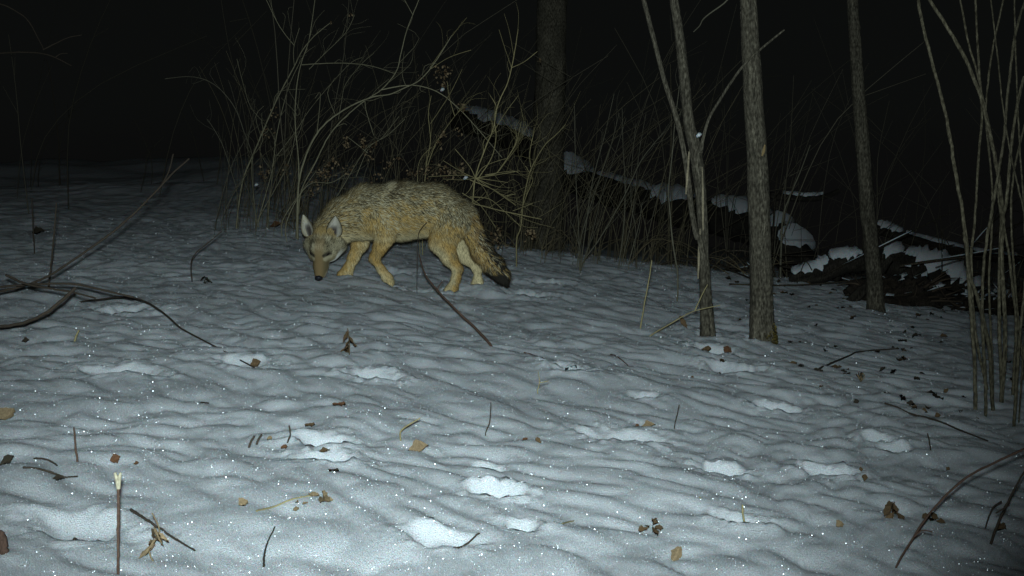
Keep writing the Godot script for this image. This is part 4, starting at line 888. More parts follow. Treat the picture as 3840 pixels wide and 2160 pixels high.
const LEAF := [
	["large tan curled leaf lying near the centre foreground", -0.261, -3.421, 0.075, 0.04, 0.7, 0.55, 0.5, "tan"],
	["large tan leaf with snow beside it at the left edge", -1.384, -3.314, 0.06, 0.045, 0.5, 0.7, 1.2, "tan"],
	["russet leaf standing on edge at the lower left", -0.985, -2.987, 0.03, 0.026, 0.6, 1, 0.3, "russet"],
	["small brown leaf lying above the footprint pair", -0.59, -3.527, 0.032, 0.018, 0.4, 0.4, 0.2, "brown"],
	["dark brown leaf crossed by a pale straw in the footprint", -0.511, -3.283, 0.035, 0.018, 0.5, 0.3, 0.4, "brown"],
	["small dark curled leaf standing right of the big tan leaf", 0.076, -3.589, 0.035, 0.014, 0.9, 1.2, 2.2, "brown"],
	["tiny orange brown leaf beside the small dark curled leaf", 0.04, -3.599, 0.02, 0.012, 0.5, 0.5, 0.6, "russet"],
	["pale tan leaf half buried on the snow at centre right", 0.452, -3.957, 0.055, 0.03, 0.6, 0.45, 0.1, "tan"],
	["tiny brown leaf left of the pale half buried one", 0.408, -3.917, 0.018, 0.012, 0.5, 0.6, 0.4, "russet"],
	["orange brown crumpled leaf at centre left", -0.537, -3.769, 0.045, 0.018, 0.5, 0.4, 0.1, "russet"],
	["brown round leaf at the end of the arched twig", -0.893, -4.238, 0.045, 0.034, 0.5, 0.7, 0.6, "brown"],
	["tan crumpled leaf at lower left of the dry stem", -0.614, -2.74, 0.03, 0.026, 0.8, 0.6, 0.9, "tan"],
	["brown leaf standing upright at the bottom right of centre", 0.384, -2.766, 0.055, 0.026, 0.5, 1.1, 1.1, "tan"],
	["small tan crumpled leaf at the bottom right", 0.832, -3.022, 0.03, 0.022, 0.8, 0.8, 0.7, "tan"],
	["brown upright leaf right of the three toe footprint, larger of two", 1.028, -3.494, 0.028, 0.018, 0.6, 1.2, 1.4, "brown"],
	["brown upright leaf right of the three toe footprint, smaller of two", 1.037, -3.565, 0.02, 0.012, 0.6, 1.2, 1.7, "brown"],
	["dark red brown leaf on the snow before the middle trunk", 0.967, -5.454, 0.055, 0.04, 0.6, 0.8, 1, "russet"],
	["grey brown leaf lying left of the dark red one", 0.859, -5.355, 0.05, 0.03, 0.5, 0.5, 0.2, "brown"],
	["brown upright leaf left of the forked tree's foot", 0.838, -5.971, 0.03, 0.07, 0.5, 1.3, 0.2, "brown"],
	["dark curled leaf at the far lower left edge", -1.225, -2.919, 0.055, 0.02, 0.9, 1, 1, "blackish"],
	["blackish crumpled leaf below the straight dark twig", -1.061, -2.807, 0.035, 0.02, 0.7, 0.4, 0.2, "blackish"],
	["small tan leaf right of the stuck twigs", -0.673, -3.346, 0.02, 0.014, 0.6, 0.6, 0.9, "tan"],
	["small orange leaf by the curled stem tip", -0.623, -3.295, 0.022, 0.016, 0.6, 0.6, 0.5, "russet"],
	["dark bit of leaf on the snow at left", -1.784, -4.467, 0.03, 0.025, 0.6, 0.6, 0.4, "blackish"],
	["dark leaf in the shaded snow at the far left", -3.174, -8.278, 0.1, 0.07, 0.6, 0.5, 0.3, "blackish"],
	["brown leaf at the foot of the brush left of the coyote's ears", -1.724, -9.042, 0.11, 0.05, 0.5, 0.6, 0.2, "russet"],
	["grey tuft of leaf bits right of centre footprint", 0.233, -4.677, 0.02, 0.014, 0.6, 0.8, 0.6, "brown"],
	["tiny brown leaf on the snow below the round lump", 0.72, -4.832, 0.015, 0.012, 0.6, 0.8, 0.6, "russet"],
	["dark flake on the snow under the footprint pair", -0.455, -3.071, 0.03, 0.014, 0.5, 0.2, 0.1, "blackish"],
	["tiny brown leaf at lower left beside the russet one", -0.934, -2.987, 0.016, 0.012, 0.6, 0.5, 0.2, "russet"],
	["brown leaf lying in the dark stems at lower right edge", 1.299, -3.157, 0.04, 0.025, 0.6, 0.5, 0.8, "brown"],
	["small dark leaf in the snow right of the red cane", 1.372, -3.772, 0.02, 0.014, 0.6, 0.7, 0.8, "brown"],
	["brown leaf in the shade under the right stems", 1.599, -4.527, 0.03, 0.02, 0.6, 0.7, 0.3, "brown"],
	["dark leaf on the shaded snow right of the middle trunk", 1.313, -4.601, 0.03, 0.02, 0.6, 0.7, 0.3, "blackish"]]
const CLUSTER := [
	["leaf_cluster", "brown crumpled leaf cluster at the bottom right of centre", 0.342, -2.928, 5, 0.04, 0.03, "brown"],
	["leaf_cluster", "curled brown leaf ring left of the red cane", 0.998, -3.131, 6, 0.045, 0.04, "brown"],
	["leaf_cluster", "broken brown leaf pieces right of the red cane's foot", 1.118, -3.17, 4, 0.04, 0.03, "brown"],
	["leaf_cluster", "tan leaves on the end of the dry stem", -0.447, -2.818, 6, 0.03, 0.02, "tan"],
	["leaf_cluster", "two small tan leaves hanging under the dry stem", -0.49, -2.758, 3, 0.022, 0.015, "tan"],
	["withered_plant", "withered dark plant with drooping leaves left of centre", -0.609, -4.537, 9, 0.06, 0.1, "brown"],
	["withered_plant", "twisted dry stalk with curled leaves at bottom left", -0.729, -2.428, 7, 0.05, 0.1, "tan"],
	["withered_plant", "small wilted weed on the snow left of the coyote's nose", -1.522, -6.082, 6, 0.05, 0.04, "blackish"],
	["grass_tuft", "tiny dry grass tuft on the shaded snow at right", 1.466, -5.094, 5, 0.05, 0.04, "tan"]]
const SCAR := [[1.169,0.684,-5.810,0.0040],[1.176,0.707,-5.810,0.0080],[1.181,0.736,-5.810,0.0030]]
const LOGS := [
	["fallen_log", "long snow capped fallen trunk slanting down to the right behind the trees", "log", [[-0.681,0.810,-15.500,0.1400],[-0.134,0.647,-15.000,0.1500],[0.418,0.366,-14.200,0.1500],[0.707,0.149,-13.600,0.1500],[1.325,-0.013,-12.800,0.1500],[1.631,-0.078,-12.300,0.1500],[2.101,-0.135,-11.600,0.1600],[2.351,-0.225,-11.000,0.1600],[2.512,-0.490,-10.300,0.1600]], [[0.03, 0.22, 0.8], [0.32, 0.41, 1.1], [0.42, 0.55, 0.35], [0.56, 0.67, 1], [0.71, 0.84, 0.9], [0.86, 0.9, 0.8], [0.905, 0.96, 0.7]]],
	["fallen_log", "thin snow dusted log lying high at the right, between the far trunk and the stems", "log", [[3.471,-0.199,-11.800,0.0500],[3.671,-0.277,-11.700,0.0550],[3.947,-0.343,-11.500,0.0450],[4.358,-0.421,-11.300,0.0400],[4.757,-0.446,-11.200,0.0300]], [[0.02, 0.28, 1], [0.32, 0.9, 0.5]]],
	["fallen_log", "broad snow covered log sloping down behind the root plate at the right", "log", [[2.881,-0.256,-9.600,0.0900],[3.053,-0.306,-9.500,0.1200],[3.239,-0.386,-9.400,0.1300],[3.484,-0.525,-9.300,0.1300],[3.792,-0.632,-9.300,0.1200],[4.097,-0.663,-9.300,0.1000]], [[0.02, 0.15, 0.9], [0.18, 0.62, 1.1], [0.7, 0.8, 0.8], [0.83, 0.98, 0.6]]],
	["fallen_log", "short snowy log at the foot of the middle trunk, pointing right", "log", [[1.959,-0.278,-8.600,0.0500],[2.128,-0.223,-8.500,0.0600],[2.263,-0.162,-8.500,0.0700],[2.426,-0.128,-8.400,0.0600]], [[0.05, 0.55, 1], [0.6, 0.95, 1]]],
	["fallen_log", "thin half buried log with a snow strip behind the middle trunk", "log", [[2.234,-0.221,-9.300,0.0300],[2.301,-0.269,-9.200,0.0300],[2.400,-0.317,-9.000,0.0300]], [[0.4, 0.9, 1]]],
	["fallen_bough", "bent dark bough with a thin snow line far behind the middle trunk", "branch", [[2.269,0.165,-11.000,0.0300],[2.482,0.137,-11.000,0.0300],[2.730,0.137,-11.000,0.0250],[2.904,0.201,-11.000,0.0200]], [[0.25, 0.75, 0.7]]],
	["fallen_bough", "dark leaning bough under the dim trunk's foot", "branch", [[2.086,-0.347,-7.700,0.0300],[2.182,-0.245,-7.700,0.0350],[2.293,-0.151,-7.750,0.0300],[2.403,-0.030,-7.800,0.0200]], []]]
const CLUMPS := [
	["white snow clump wedged in the fork of the slim tree", 0.874, 0.781, -5.830, 0.0120],
	["tiny snow clump under the hanging brown leaf in the brush", -0.448, 1.033, -8.050, 0.0130],
	["tiny snow clump among the canes left of the coyote's ears", -1.796, 0.385, -8.700, 0.0120],
	["tiny snow clump on the twigs above the coyote's rump", -0.287, 0.488, -7.650, 0.0130],
	["round snow lump lying by the footprint right of centre", 0.227, -0.101, -4.647, 0.0260]]

const WOOD := {
	"pale": Color(0.36, 0.32, 0.21), "straw": Color(0.40, 0.33, 0.17), "grey": Color(0.20, 0.18, 0.13), "stem": Color(0.26, 0.225, 0.15),
	"dark": Color(0.075, 0.056, 0.042), "red": Color(0.135, 0.08, 0.06), "bark": Color(0.155, 0.135, 0.10), "deadwood": Color(0.05, 0.042, 0.033),
}
const LEAFY := {"tan": Color(0.31, 0.23, 0.135), "brown": Color(0.15, 0.098, 0.052), "russet": Color(0.16, 0.08, 0.042), "blackish": Color(0.055, 0.045, 0.032)}

func foot_of(p: Array) -> Vector3:
	return Vector3(p[0], p[1], p[2])

func cane_mesh(line: Array, col: Color, origin: Vector3, twigs: int, sides := 6) -> ArrayMesh:
	var s := Shape.new()
	var q := spline(line, 5)
	for k in range(1, q.size() - 1):   # joints and small kinks
		var w: float = q[k].w
		q[k] += Vector4(rng.randfn(0, 0.14) * w, rng.randfn(0, 0.12) * w, rng.randfn(0, 0.14) * w, rng.randf_range(-0.06, 0.12) * w)
	tube(s, q, sides, col, origin, 0.0, 0.45)
	for t in twigs:
		var k := rng.randi_range(int(q.size() * 0.3), q.size() - 2)
		var p := Vector3(q[k].x, q[k].y, q[k].z)
		var d := Vector3(q[k + 1].x, q[k + 1].y, q[k + 1].z) - p
		d = (d.normalized() + Vector3(rng.randfn(0, 0.5), rng.randfn(0.25, 0.4), rng.randfn(0, 0.5))).normalized()
		var len := rng.randf_range(0.05, 0.30)
		var r0: float = minf(q[k].w * 0.45, 0.0024)
		var bend := Vector3(rng.randfn(0, 0.18), rng.randfn(0.05, 0.18), rng.randfn(0, 0.18)) * len
		var pts := [[p.x, p.y, p.z, r0], [p.x + d.x * len * 0.5 + bend.x, p.y + d.y * len * 0.5 + bend.y, p.z + d.z * len * 0.5 + bend.z, r0 * 0.8], [p.x + d.x * len, p.y + d.y * len, p.z + d.z * len, r0 * 0.5]]
		tube(s, spline(pts, 3), 4, col, origin, 0.0, 0.3)
	return s.mesh()

func leaf_into(s: Shape, at: Vector3, dir: Vector3, nn: Vector3, L: float, W: float, curl: float, col: Color) -> void:
	dir = dir.normalized()
	var side := dir.cross(nn).normalized()
	nn = side.cross(dir).normalized()
	var rows := 9
	var first := s.v.size()
	var prof := [0.06, 0.42, 0.72, 0.92, 1.0, 0.93, 0.72, 0.4, 0.04]
	var ph := rng.randf() * TAU
	for i in rows:
		var t := float(i) / (rows - 1)
		var bend := curl * t * t * 0.6
		for j in 7:
			var u := (j - 3) / 3.0
			var tooth := 1.0 + 0.18 * sin(ph + i * 2.3 + j * 4.0)
			var w: float = u * W * 0.5 * prof[i] * tooth
			var h := curl * (u * u) * W * 0.35 + 0.09 * L * sin(ph + t * 7.0 + u * 2.5) + 0.04 * L * sin(ph * 2.0 + t * 15.0 - u * 6.0) - bend * L * 0.4
			var p: Vector3 = at + dir * (L * t * (1.0 - 0.25 * curl * t)) + side * w + nn * h
			var f := 1.0 + 0.3 * n_fine.get_noise_3d(p.x * 220.0, p.y * 220.0, p.z * 220.0)
			if j == 3: f *= 1.3
			s.vert(p, (nn - side * u * curl * 0.7 + dir * bend * 0.5).normalized(), Color(col.r * f, col.g * f, col.b * f))
	for i in rows - 1:
		for j in 6:
			var a := first + i * 7 + j
			s.quad(a, a + 1, a + 8, a + 7)

func build_trees() -> void:
	rng.seed = 21
	var bark: Color = WOOD.bark
	var f := foot_of(T_FORKED[1])
	var t := thing("forked_tree", f, "slim forked tree with a thin left stem and a bare right branch", "tree")
	var s := Shape.new()
	tube(s, spline(T_FORKED, 12), 28, bark, f, 0.10, 0.5)
	part("trunk", s.mesh(), M.bark, t)
	for a in [T_FORKED_LEFT, T_FORKED_RIGHT]:
		s = Shape.new()
		tube(s, spline(a, 10), 14, bark * 1.12, f, 0.12, 0.5)
		part("limb", s.mesh(), M.bark, t)
	# strips of torn bark that show the pale wood
	for k in [[0.004, 0.88, -0.012, 0.30], [-0.025, 0.62, 0.004, 0.24], [-0.038, 1.0, 0.01, 0.2]]:
		s = Shape.new()
		var near := Vector3(9, 9, 9)
		for q in spline(T_FORKED if k[0] > -0.03 else T_FORKED_LEFT, 12):
			if absf(q.y - k[1] + 0.4) < absf(near.y - k[1] + 0.4): near = Vector3(q.x, q.y, q.z + q.w)
		var pts := []
		for j in 5:
			pts.append([near.x + (k[0] if k[0] > -0.03 else 0.0) + k[2] * (j * 0.25 - 0.5), near.y + (j * 0.25 - 0.5) * k[3], near.z - 0.004, 0.006 * (0.4 + 0.6 * sin(PI * (0.1 + 0.8 * j / 4.0)))])
		tube(s, spline(pts, 4), 6, Color(0.34, 0.28, 0.19), f, 0.3, 0.5)
		part("bare_wood", s.mesh(), M.twig, t)
	f = foot_of(T_MIDDLE[1])
	t = thing("middle_tree", f, "straight grey brown trunk standing right beside the forked tree", "tree")
	s = Shape.new()
	tube(s, spline(T_MIDDLE, 14), 40, bark * 1.1, f, 0.075, 0.5)
	part("trunk", s.mesh(), M.bark, t)
	s = Shape.new()
	tube(s, spline(SCAR, 4), 6, Color(0.36, 0.25, 0.12), f)
	part("branch_scar", s.mesh(), M.twig, t)
	s = Shape.new()
	for k in 260:   # yellow moss on the butt
		var a := rng.randfn(0.9, 0.5)
		var h := absf(rng.randfn(0, 0.035))
		var d := Vector3(sin(a), 0, cos(a))
		leaf_into(s, d * (0.062 - h * 0.12) + Vector3(0, h + 0.005, 0), d + Vector3(rng.randfn(0, 0.5), rng.randfn(0.2, 0.5), rng.randfn(0, 0.5)), Vector3.UP + d, 0.014, 0.007, 0.5, Color(0.22, 0.17, 0.045) * rng.randf_range(0.5, 1.3))
	part("moss", s.mesh(), M.leaf, t).set_meta("kind", "stuff")
	f = foot_of(T_FAR[2])
	t = thing("far_tree", f, "dim trunk rising out of the snowy debris, third from the coyote", "tree")
	s = Shape.new()
	tube(s, spline(T_FAR, 10), 28, bark * 0.95, f, 0.09, 0.5)
	part("trunk", s.mesh(), M.bark, t)
	f = foot_of(T_BACK[1])
	t = thing("back_tree", f, "broad dim trunk far behind the coyote's rump", "tree")
	s = Shape.new()
	tube(s, spline(T_BACK, 8), 28, bark * 1.1, f, 0.09, 0.4)
	part("trunk", s.mesh(), M.bark, t)
	# the crowns' lowest bare boughs, above the picture
	for a in [["forked_tree", T_FORKED], ["middle_tree", T_MIDDLE], ["far_tree", T_FAR], ["back_tree", T_BACK]]:
		var root := get_node(NodePath(a[0])) as Node3D
		var top = a[1][-1]
		s = Shape.new()
		for k in 7:
			var yaw := k * 0.9 + 0.3
			var len := rng.randf_range(0.7, 1.4)
			var d := Vector3(cos(yaw) * 0.55, 0.85, sin(yaw) * 0.55)
			var pts := []
			for j in 4:
				var u := j / 3.0
				pts.append([top[0] + d.x * len * u, top[1] - 0.05 + d.y * len * u - 0.1 * u * u, top[2] + d.z * len * u, top[3] * (0.6 - 0.5 * u)])
			tube(s, spline(pts, 4), 8, bark, root.position, 0.05, 0.4)
		part("crown", s.mesh(), M.bark, root)

func thinned(l: Array) -> Array:
	var out := []
	for p in l: out.append([p[0], p[1], p[2], maxf(0.0016, p[3] * 0.8)])
	return out

func build_shrubs() -> void:
	rng.seed = 31
	var roots := []
	for d in SHRUBS:
		var lines = d[3]
		var f := Vector3(lines[0][0][0], lines[0][0][1] + 0.05, lines[0][0][2])
		var o := thing(d[0], f, d[1], "tree" if d[0] == "young_sapling" else "shrub", "bare shrubs of the woodland edge")
		roots.append(o)
		var thick: bool = d[2] == "stem"
		for l in lines:
			var col: Color = WOOD[d[2]]
			var k := rng.randf_range(0.75, 1.25)
			col = Color(col.r * k, col.g * k, col.b * k)
			if not thick: l = thinned(l)
			part("stem" if thick else "cane", cane_mesh(l, col, f, 0 if thick else (rng.randi_range(4, 11) if l.size() > 3 else rng.randi_range(0, 1)), 10 if thick else 6), M.bark if thick else M.twig, o)
	for sd in SEEDS:   # dry seed heads and curled leaves still hanging on the twigs
		var o: Node3D = roots[sd[0]]
		var s := Shape.new()
		var c := Vector3(sd[1], sd[2], sd[3])
		for k in sd[4]:
			var p: Vector3 = c + Vector3(rng.randfn(), rng.randfn(), rng.randfn()) * float(sd[5])
			var col: Color = LEAFY.tan if rng.randf() < 0.6 else LEAFY.brown
			leaf_into(s, p - o.position, Vector3(rng.randfn(), rng.randfn() - 0.4, rng.randfn()), Vector3(rng.randfn(), rng.randfn(), rng.randfn()), rng.randf_range(0.012, 0.03), rng.randf_range(0.008, 0.018), 0.8, col)
		part("seed_head", s.mesh(), M.leaf, o).set_meta("kind", "stuff")

func build_underbrush() -> void:
	rng.seed = 41
	var s := Shape.new()
	for k in 320:
		var d := rng.randf_range(9.0, 15.0)
		var x := rng.randf_range(-0.22, 0.42) * d
		if k % 6 == 0: x = rng.randf_range(-0.45, 0.45) * d
		var h := rng.randf_range(0.5, 2.6)
		var lean := Vector2(rng.randfn(0.12, 0.28), rng.randfn(0, 0.2))
		var y := ground(x, -d) - 0.05
		var r := rng.randf_range(0.002, 0.0055)
		var pts := []
		for j in 4:
			var u := j / 3.0
			pts.append([x + lean.x * h * u * u + rng.randfn(0, 0.02), y + h * u * (1.0 - 0.15 * u), -d + lean.y * h * u, r * (1.0 - 0.6 * u)])
		var col := Color(0.14, 0.12, 0.085) * rng.randf_range(0.5, 1.4)
		tube(s, spline(pts, 3), 4, col, Vector3.ZERO, 0.0, 0.3)
		for j in rng.randi_range(0, 3):
			var u := rng.randf_range(0.3, 0.9)
			var p := Vector3(x + lean.x * h * u * u, y + h * u * (1.0 - 0.15 * u), -d + lean.y * h * u)
			var e := p + Vector3(rng.randfn(0, 0.2), rng.randf_range(0.02, 0.3), rng.randfn(0, 0.2))
			tube(s, [Vector4(p.x, p.y, p.z, r * 0.5), Vector4(e.x, e.y, e.z, r * 0.3)], 4, col, Vector3.ZERO)
	for k in 260:   # fine twigs of the brush behind the animal
		var d := rng.randf_range(8.3, 9.6)
		var x := rng.randf_range(-2.1, 1.3)
		var h := rng.randf_range(0.3, 1.5)
		var y := ground(x, -d) - 0.03
		var bend := rng.randfn(0.25, 0.35)
		var pts := []
		for j in 5:
			var u := j / 4.0
			pts.append([x + bend * h * u * u, y + h * u * (1.0 - 0.3 * absf(bend) * u), -d + rng.randfn(0, 0.015), rng.randf_range(0.0011, 0.0019) * (1.2 - 0.6 * u)])
		tube(s, spline(pts, 3), 4, Color(0.20, 0.165, 0.10) * rng.randf_range(0.4, 1.3), Vector3.ZERO, 0.0, 0.3)
	for k in 90:   # low matted stalks at the foot of the brush
		var d := rng.randf_range(8.4, 9.6)
		var x := rng.randf_range(-1.7, 1.9)
		var y := ground(x, -d)
		var a := rng.randf() * TAU
		var len := rng.randf_range(0.15, 0.5)
		var pts := [[x, y - 0.01, -d, 0.003], [x + cos(a) * len * 0.5, y + rng.randf_range(0.05, 0.2), -d + sin(a) * len * 0.3, 0.0025], [x + cos(a) * len, y + rng.randf_range(0.02, 0.2), -d + sin(a) * len * 0.6, 0.0015]]
		tube(s, spline(pts, 3), 4, Color(0.20, 0.155, 0.09) * rng.randf_range(0.5, 1.3), Vector3.ZERO)
	single("distant_underbrush", s.mesh(), M.twig, Vector3.ZERO, "tangle of thin bare stems fading into the dark wood", "underbrush", "", "stuff")

func build_logs() -> void:
	rng.seed = 51
	for d in LOGS:   # name, label, category, line, snow spans
		var l: Array = d[3]
		var f := Vector3(l[0][0], l[0][1], l[0][2])
		var o := thing(d[0], f, d[1], d[2], "fallen wood beyond the trees")
		var q := spline(l, 14)
		var s := Shape.new()
		tube(s, q, 18, WOOD.deadwood, f, 0.16, 0.5)
		part("trunk", s.mesh(), M.bark, o)
		for sp in d[4]:   # snow lying over the upper side, its lower edge ragged
			var c := Shape.new()
			var i0 := int(sp[0] * (q.size() - 1))
			var i1 := int(sp[1] * (q.size() - 1))
			var cols := 12
			for k in range(i0, i1 + 1):
				var u := float(k - i0) / maxi(1, i1 - i0)
				var env := pow(sin(PI * clampf(u, 0.02, 0.98)), 0.4)
				var p := Vector3(q[k].x, q[k].y, q[k].z)
				var nx: Vector4 = q[mini(k + 1, q.size() - 1)]
				var pv: Vector4 = q[maxi(k - 1, 0)]
				var dir := Vector3(nx.x - pv.x, nx.y - pv.y, nx.z - pv.z).normalized()
				var side := dir.cross(Vector3.UP).normalized()
				if side.z < 0.0: side = -side
				var up := side.cross(dir).normalized()
				if up.y < 0.0: up = -up
				var front: float = (0.75 + 0.75 * n_fine.get_noise_2d(k * 0.33, sp[0] * 77.0)) * env * sp[2] + 0.1
				for j in cols:
					var v := float(j) / (cols - 1)
					var phi := lerpf(-1.2 * env, front, v)
					var th: float = (0.02 + 0.45 * q[k].w * sp[2] * sin(PI * clampf(v, 0.0, 1.0)) * env) * (1.0 + 0.5 * n_fine.get_noise_2d(k * 0.3 + 9.0, j * 0.3))
					var dd := up * cos(phi) + side * sin(phi)
					c.vert(p + dd * (q[k].w * 1.08 + th * (1.0 if j > 0 and j < cols - 1 else 0.0)) - f, dd, Color.WHITE)
			for k in i1 - i0:
				for j in cols - 1:
					var a := k * cols + j
					c.quad(a, a + 1, a + cols + 1, a + cols)
			part("snow_cap", c.mesh(), M.snow, o)

func mound(called: String, at: Vector3, size: Vector3, label: String, snow_from: float) -> void:
	var o := thing(called, at, label, "roots", "upturned roots beyond the trees")
	var rows := 26
	var cols := 52
	var ps := []
	for i in rows + 1:
		var th := PI * 0.5 * i / rows
		for j in cols:
			var ph := TAU * j / cols
			var u := Vector3(sin(th) * cos(ph), cos(th), sin(th) * sin(ph))
			var r := 1.0 + 0.42 * n_fine.get_noise_3d(u.x * 2.2 + at.x * 5.0, u.y * 2.2, u.z * 2.2) + 0.09 * n_fine.get_noise_3d(u.x * 6.0, u.y * 6.0 + at.x, u.z * 6.0)
			ps.append(u * size * r + Vector3(0, -0.05, 0))
	var s := Shape.new()
	var c := Shape.new()
	var keep := []
	for i in rows + 1:
		for j in cols:
			var k := i * cols + j
			var dx: Vector3 = ps[i * cols + (j + 1) % cols] - ps[i * cols + (j + cols - 1) % cols]
			var dy: Vector3 = ps[mini(i + 1, rows) * cols + j] - ps[maxi(i - 1, 0) * cols + j]
			var nn := dy.cross(dx).normalized() if i > 0 else Vector3.UP
			if nn.dot(ps[k] + Vector3(0, 0.05, 0)) < 0.0: nn = -nn
			var f := 1.0 + 0.6 * n_fine.get_noise_3d(ps[k].x * 25.0, ps[k].y * 25.0, ps[k].z * 25.0)
			s.vert(ps[k], nn, Color(0.045, 0.034, 0.025) * f)
			keep.append(nn.y + 0.5 * n_lump.get_noise_3d(ps[k].x * 9.0, ps[k].y * 9.0, ps[k].z * 9.0) > snow_from)
			c.vert(ps[k] + (nn + Vector3.UP).normalized() * 0.022, nn, Color.WHITE)
	for i in rows:
		for j in cols:
			var a := i * cols + j
			var b := i * cols + (j + 1) % cols
			s.quad(a, b, b + cols, a + cols)
			if keep[a] and keep[b] and keep[a + cols] and keep[b + cols]: c.quad(a, b, b + cols, a + cols)
	part("root_plate", s.mesh(), M.soil, o)
	if c.i.size(): part("snow_cap", c.mesh(), M.snow, o)
	for k in 16:   # root ends
		var a := rng.randf() * TAU
		var d := Vector3(cos(a), rng.randf_range(0.15, 0.9), absf(sin(a))).normalized()
		var p := d * size * 0.85
		var pts := []
		var len := rng.randf_range(0.08, 0.3)
		var bend := Vector3(rng.randfn(0, 0.3), rng.randfn(0, 0.3), rng.randfn(0, 0.3))
		for j in 4:
			var u := j / 3.0
			var e := p + (d + bend * u).normalized() * len * u
			pts.append([e.x, e.y, e.z, 0.009 * (1.0 - 0.75 * u)])
		var r := Shape.new()
		tube(r, spline(pts, 3), 6, Color(0.07, 0.05, 0.035), Vector3.ZERO, 0.1, 0.4)
		part("root", r.mesh(), M.twig, o)

func build_brush_pile() -> void:
	rng.seed = 57
	var o := thing("brush_pile", Vector3.ZERO, "low tangle of dead branches dusted with snow beyond the trees", "brush")
	o.set_meta("kind", "stuff")
	var s := Shape.new()
	var w := Shape.new()
	for k in 75:
		var d := rng.randf_range(7.9, 11.0)
		var x := rng.randf_range(0.12, 0.42) * d
		var a := rng.randfn(0.1, 0.9)
		var len := rng.randf_range(0.25, 1.1)
		var r := rng.randf_range(0.003, 0.010)
		var p := Vector3(x, ground(x, -d) + rng.randf_range(0.0, 0.22), -d)
		var e := p + Vector3(cos(a) * len, sin(a) * len * 0.7, rng.randfn(0, 0.25) * len)
		e.y = maxf(e.y, ground(e.x, e.z))
		var m := (p + e) * 0.5 + Vector3(0, rng.randfn(0.03, 0.04), 0)
		tube(s, spline([[p.x, p.y, p.z, r], [m.x, m.y, m.z, r * 0.85], [e.x, e.y, e.z, r * 0.5]], 4), 6, Color(0.07, 0.056, 0.04) * rng.randf_range(0.6, 1.6), Vector3.ZERO, 0.08, 0.5)
		if rng.randf() < 0.4 and r > 0.005:
			var up := Vector3(0, r * 0.9, 0)
			var b := p.lerp(m, 0.3) + up
			var c := m + up
			var f := m.lerp(e, rng.randf_range(0.2, 0.8)) + up
			tube(w, spline([[b.x, b.y, b.z, r * 0.25], [c.x, c.y, c.z, r * 0.8], [f.x, f.y, f.z, r * 0.2]], 5), 6, Color.WHITE, Vector3.ZERO, 0.5, 0.0)
	part("branches", s.mesh(), M.bark, o).set_meta("kind", "stuff")
	part("snow_dusting", w.mesh(), M.snow, o).set_meta("kind", "stuff")

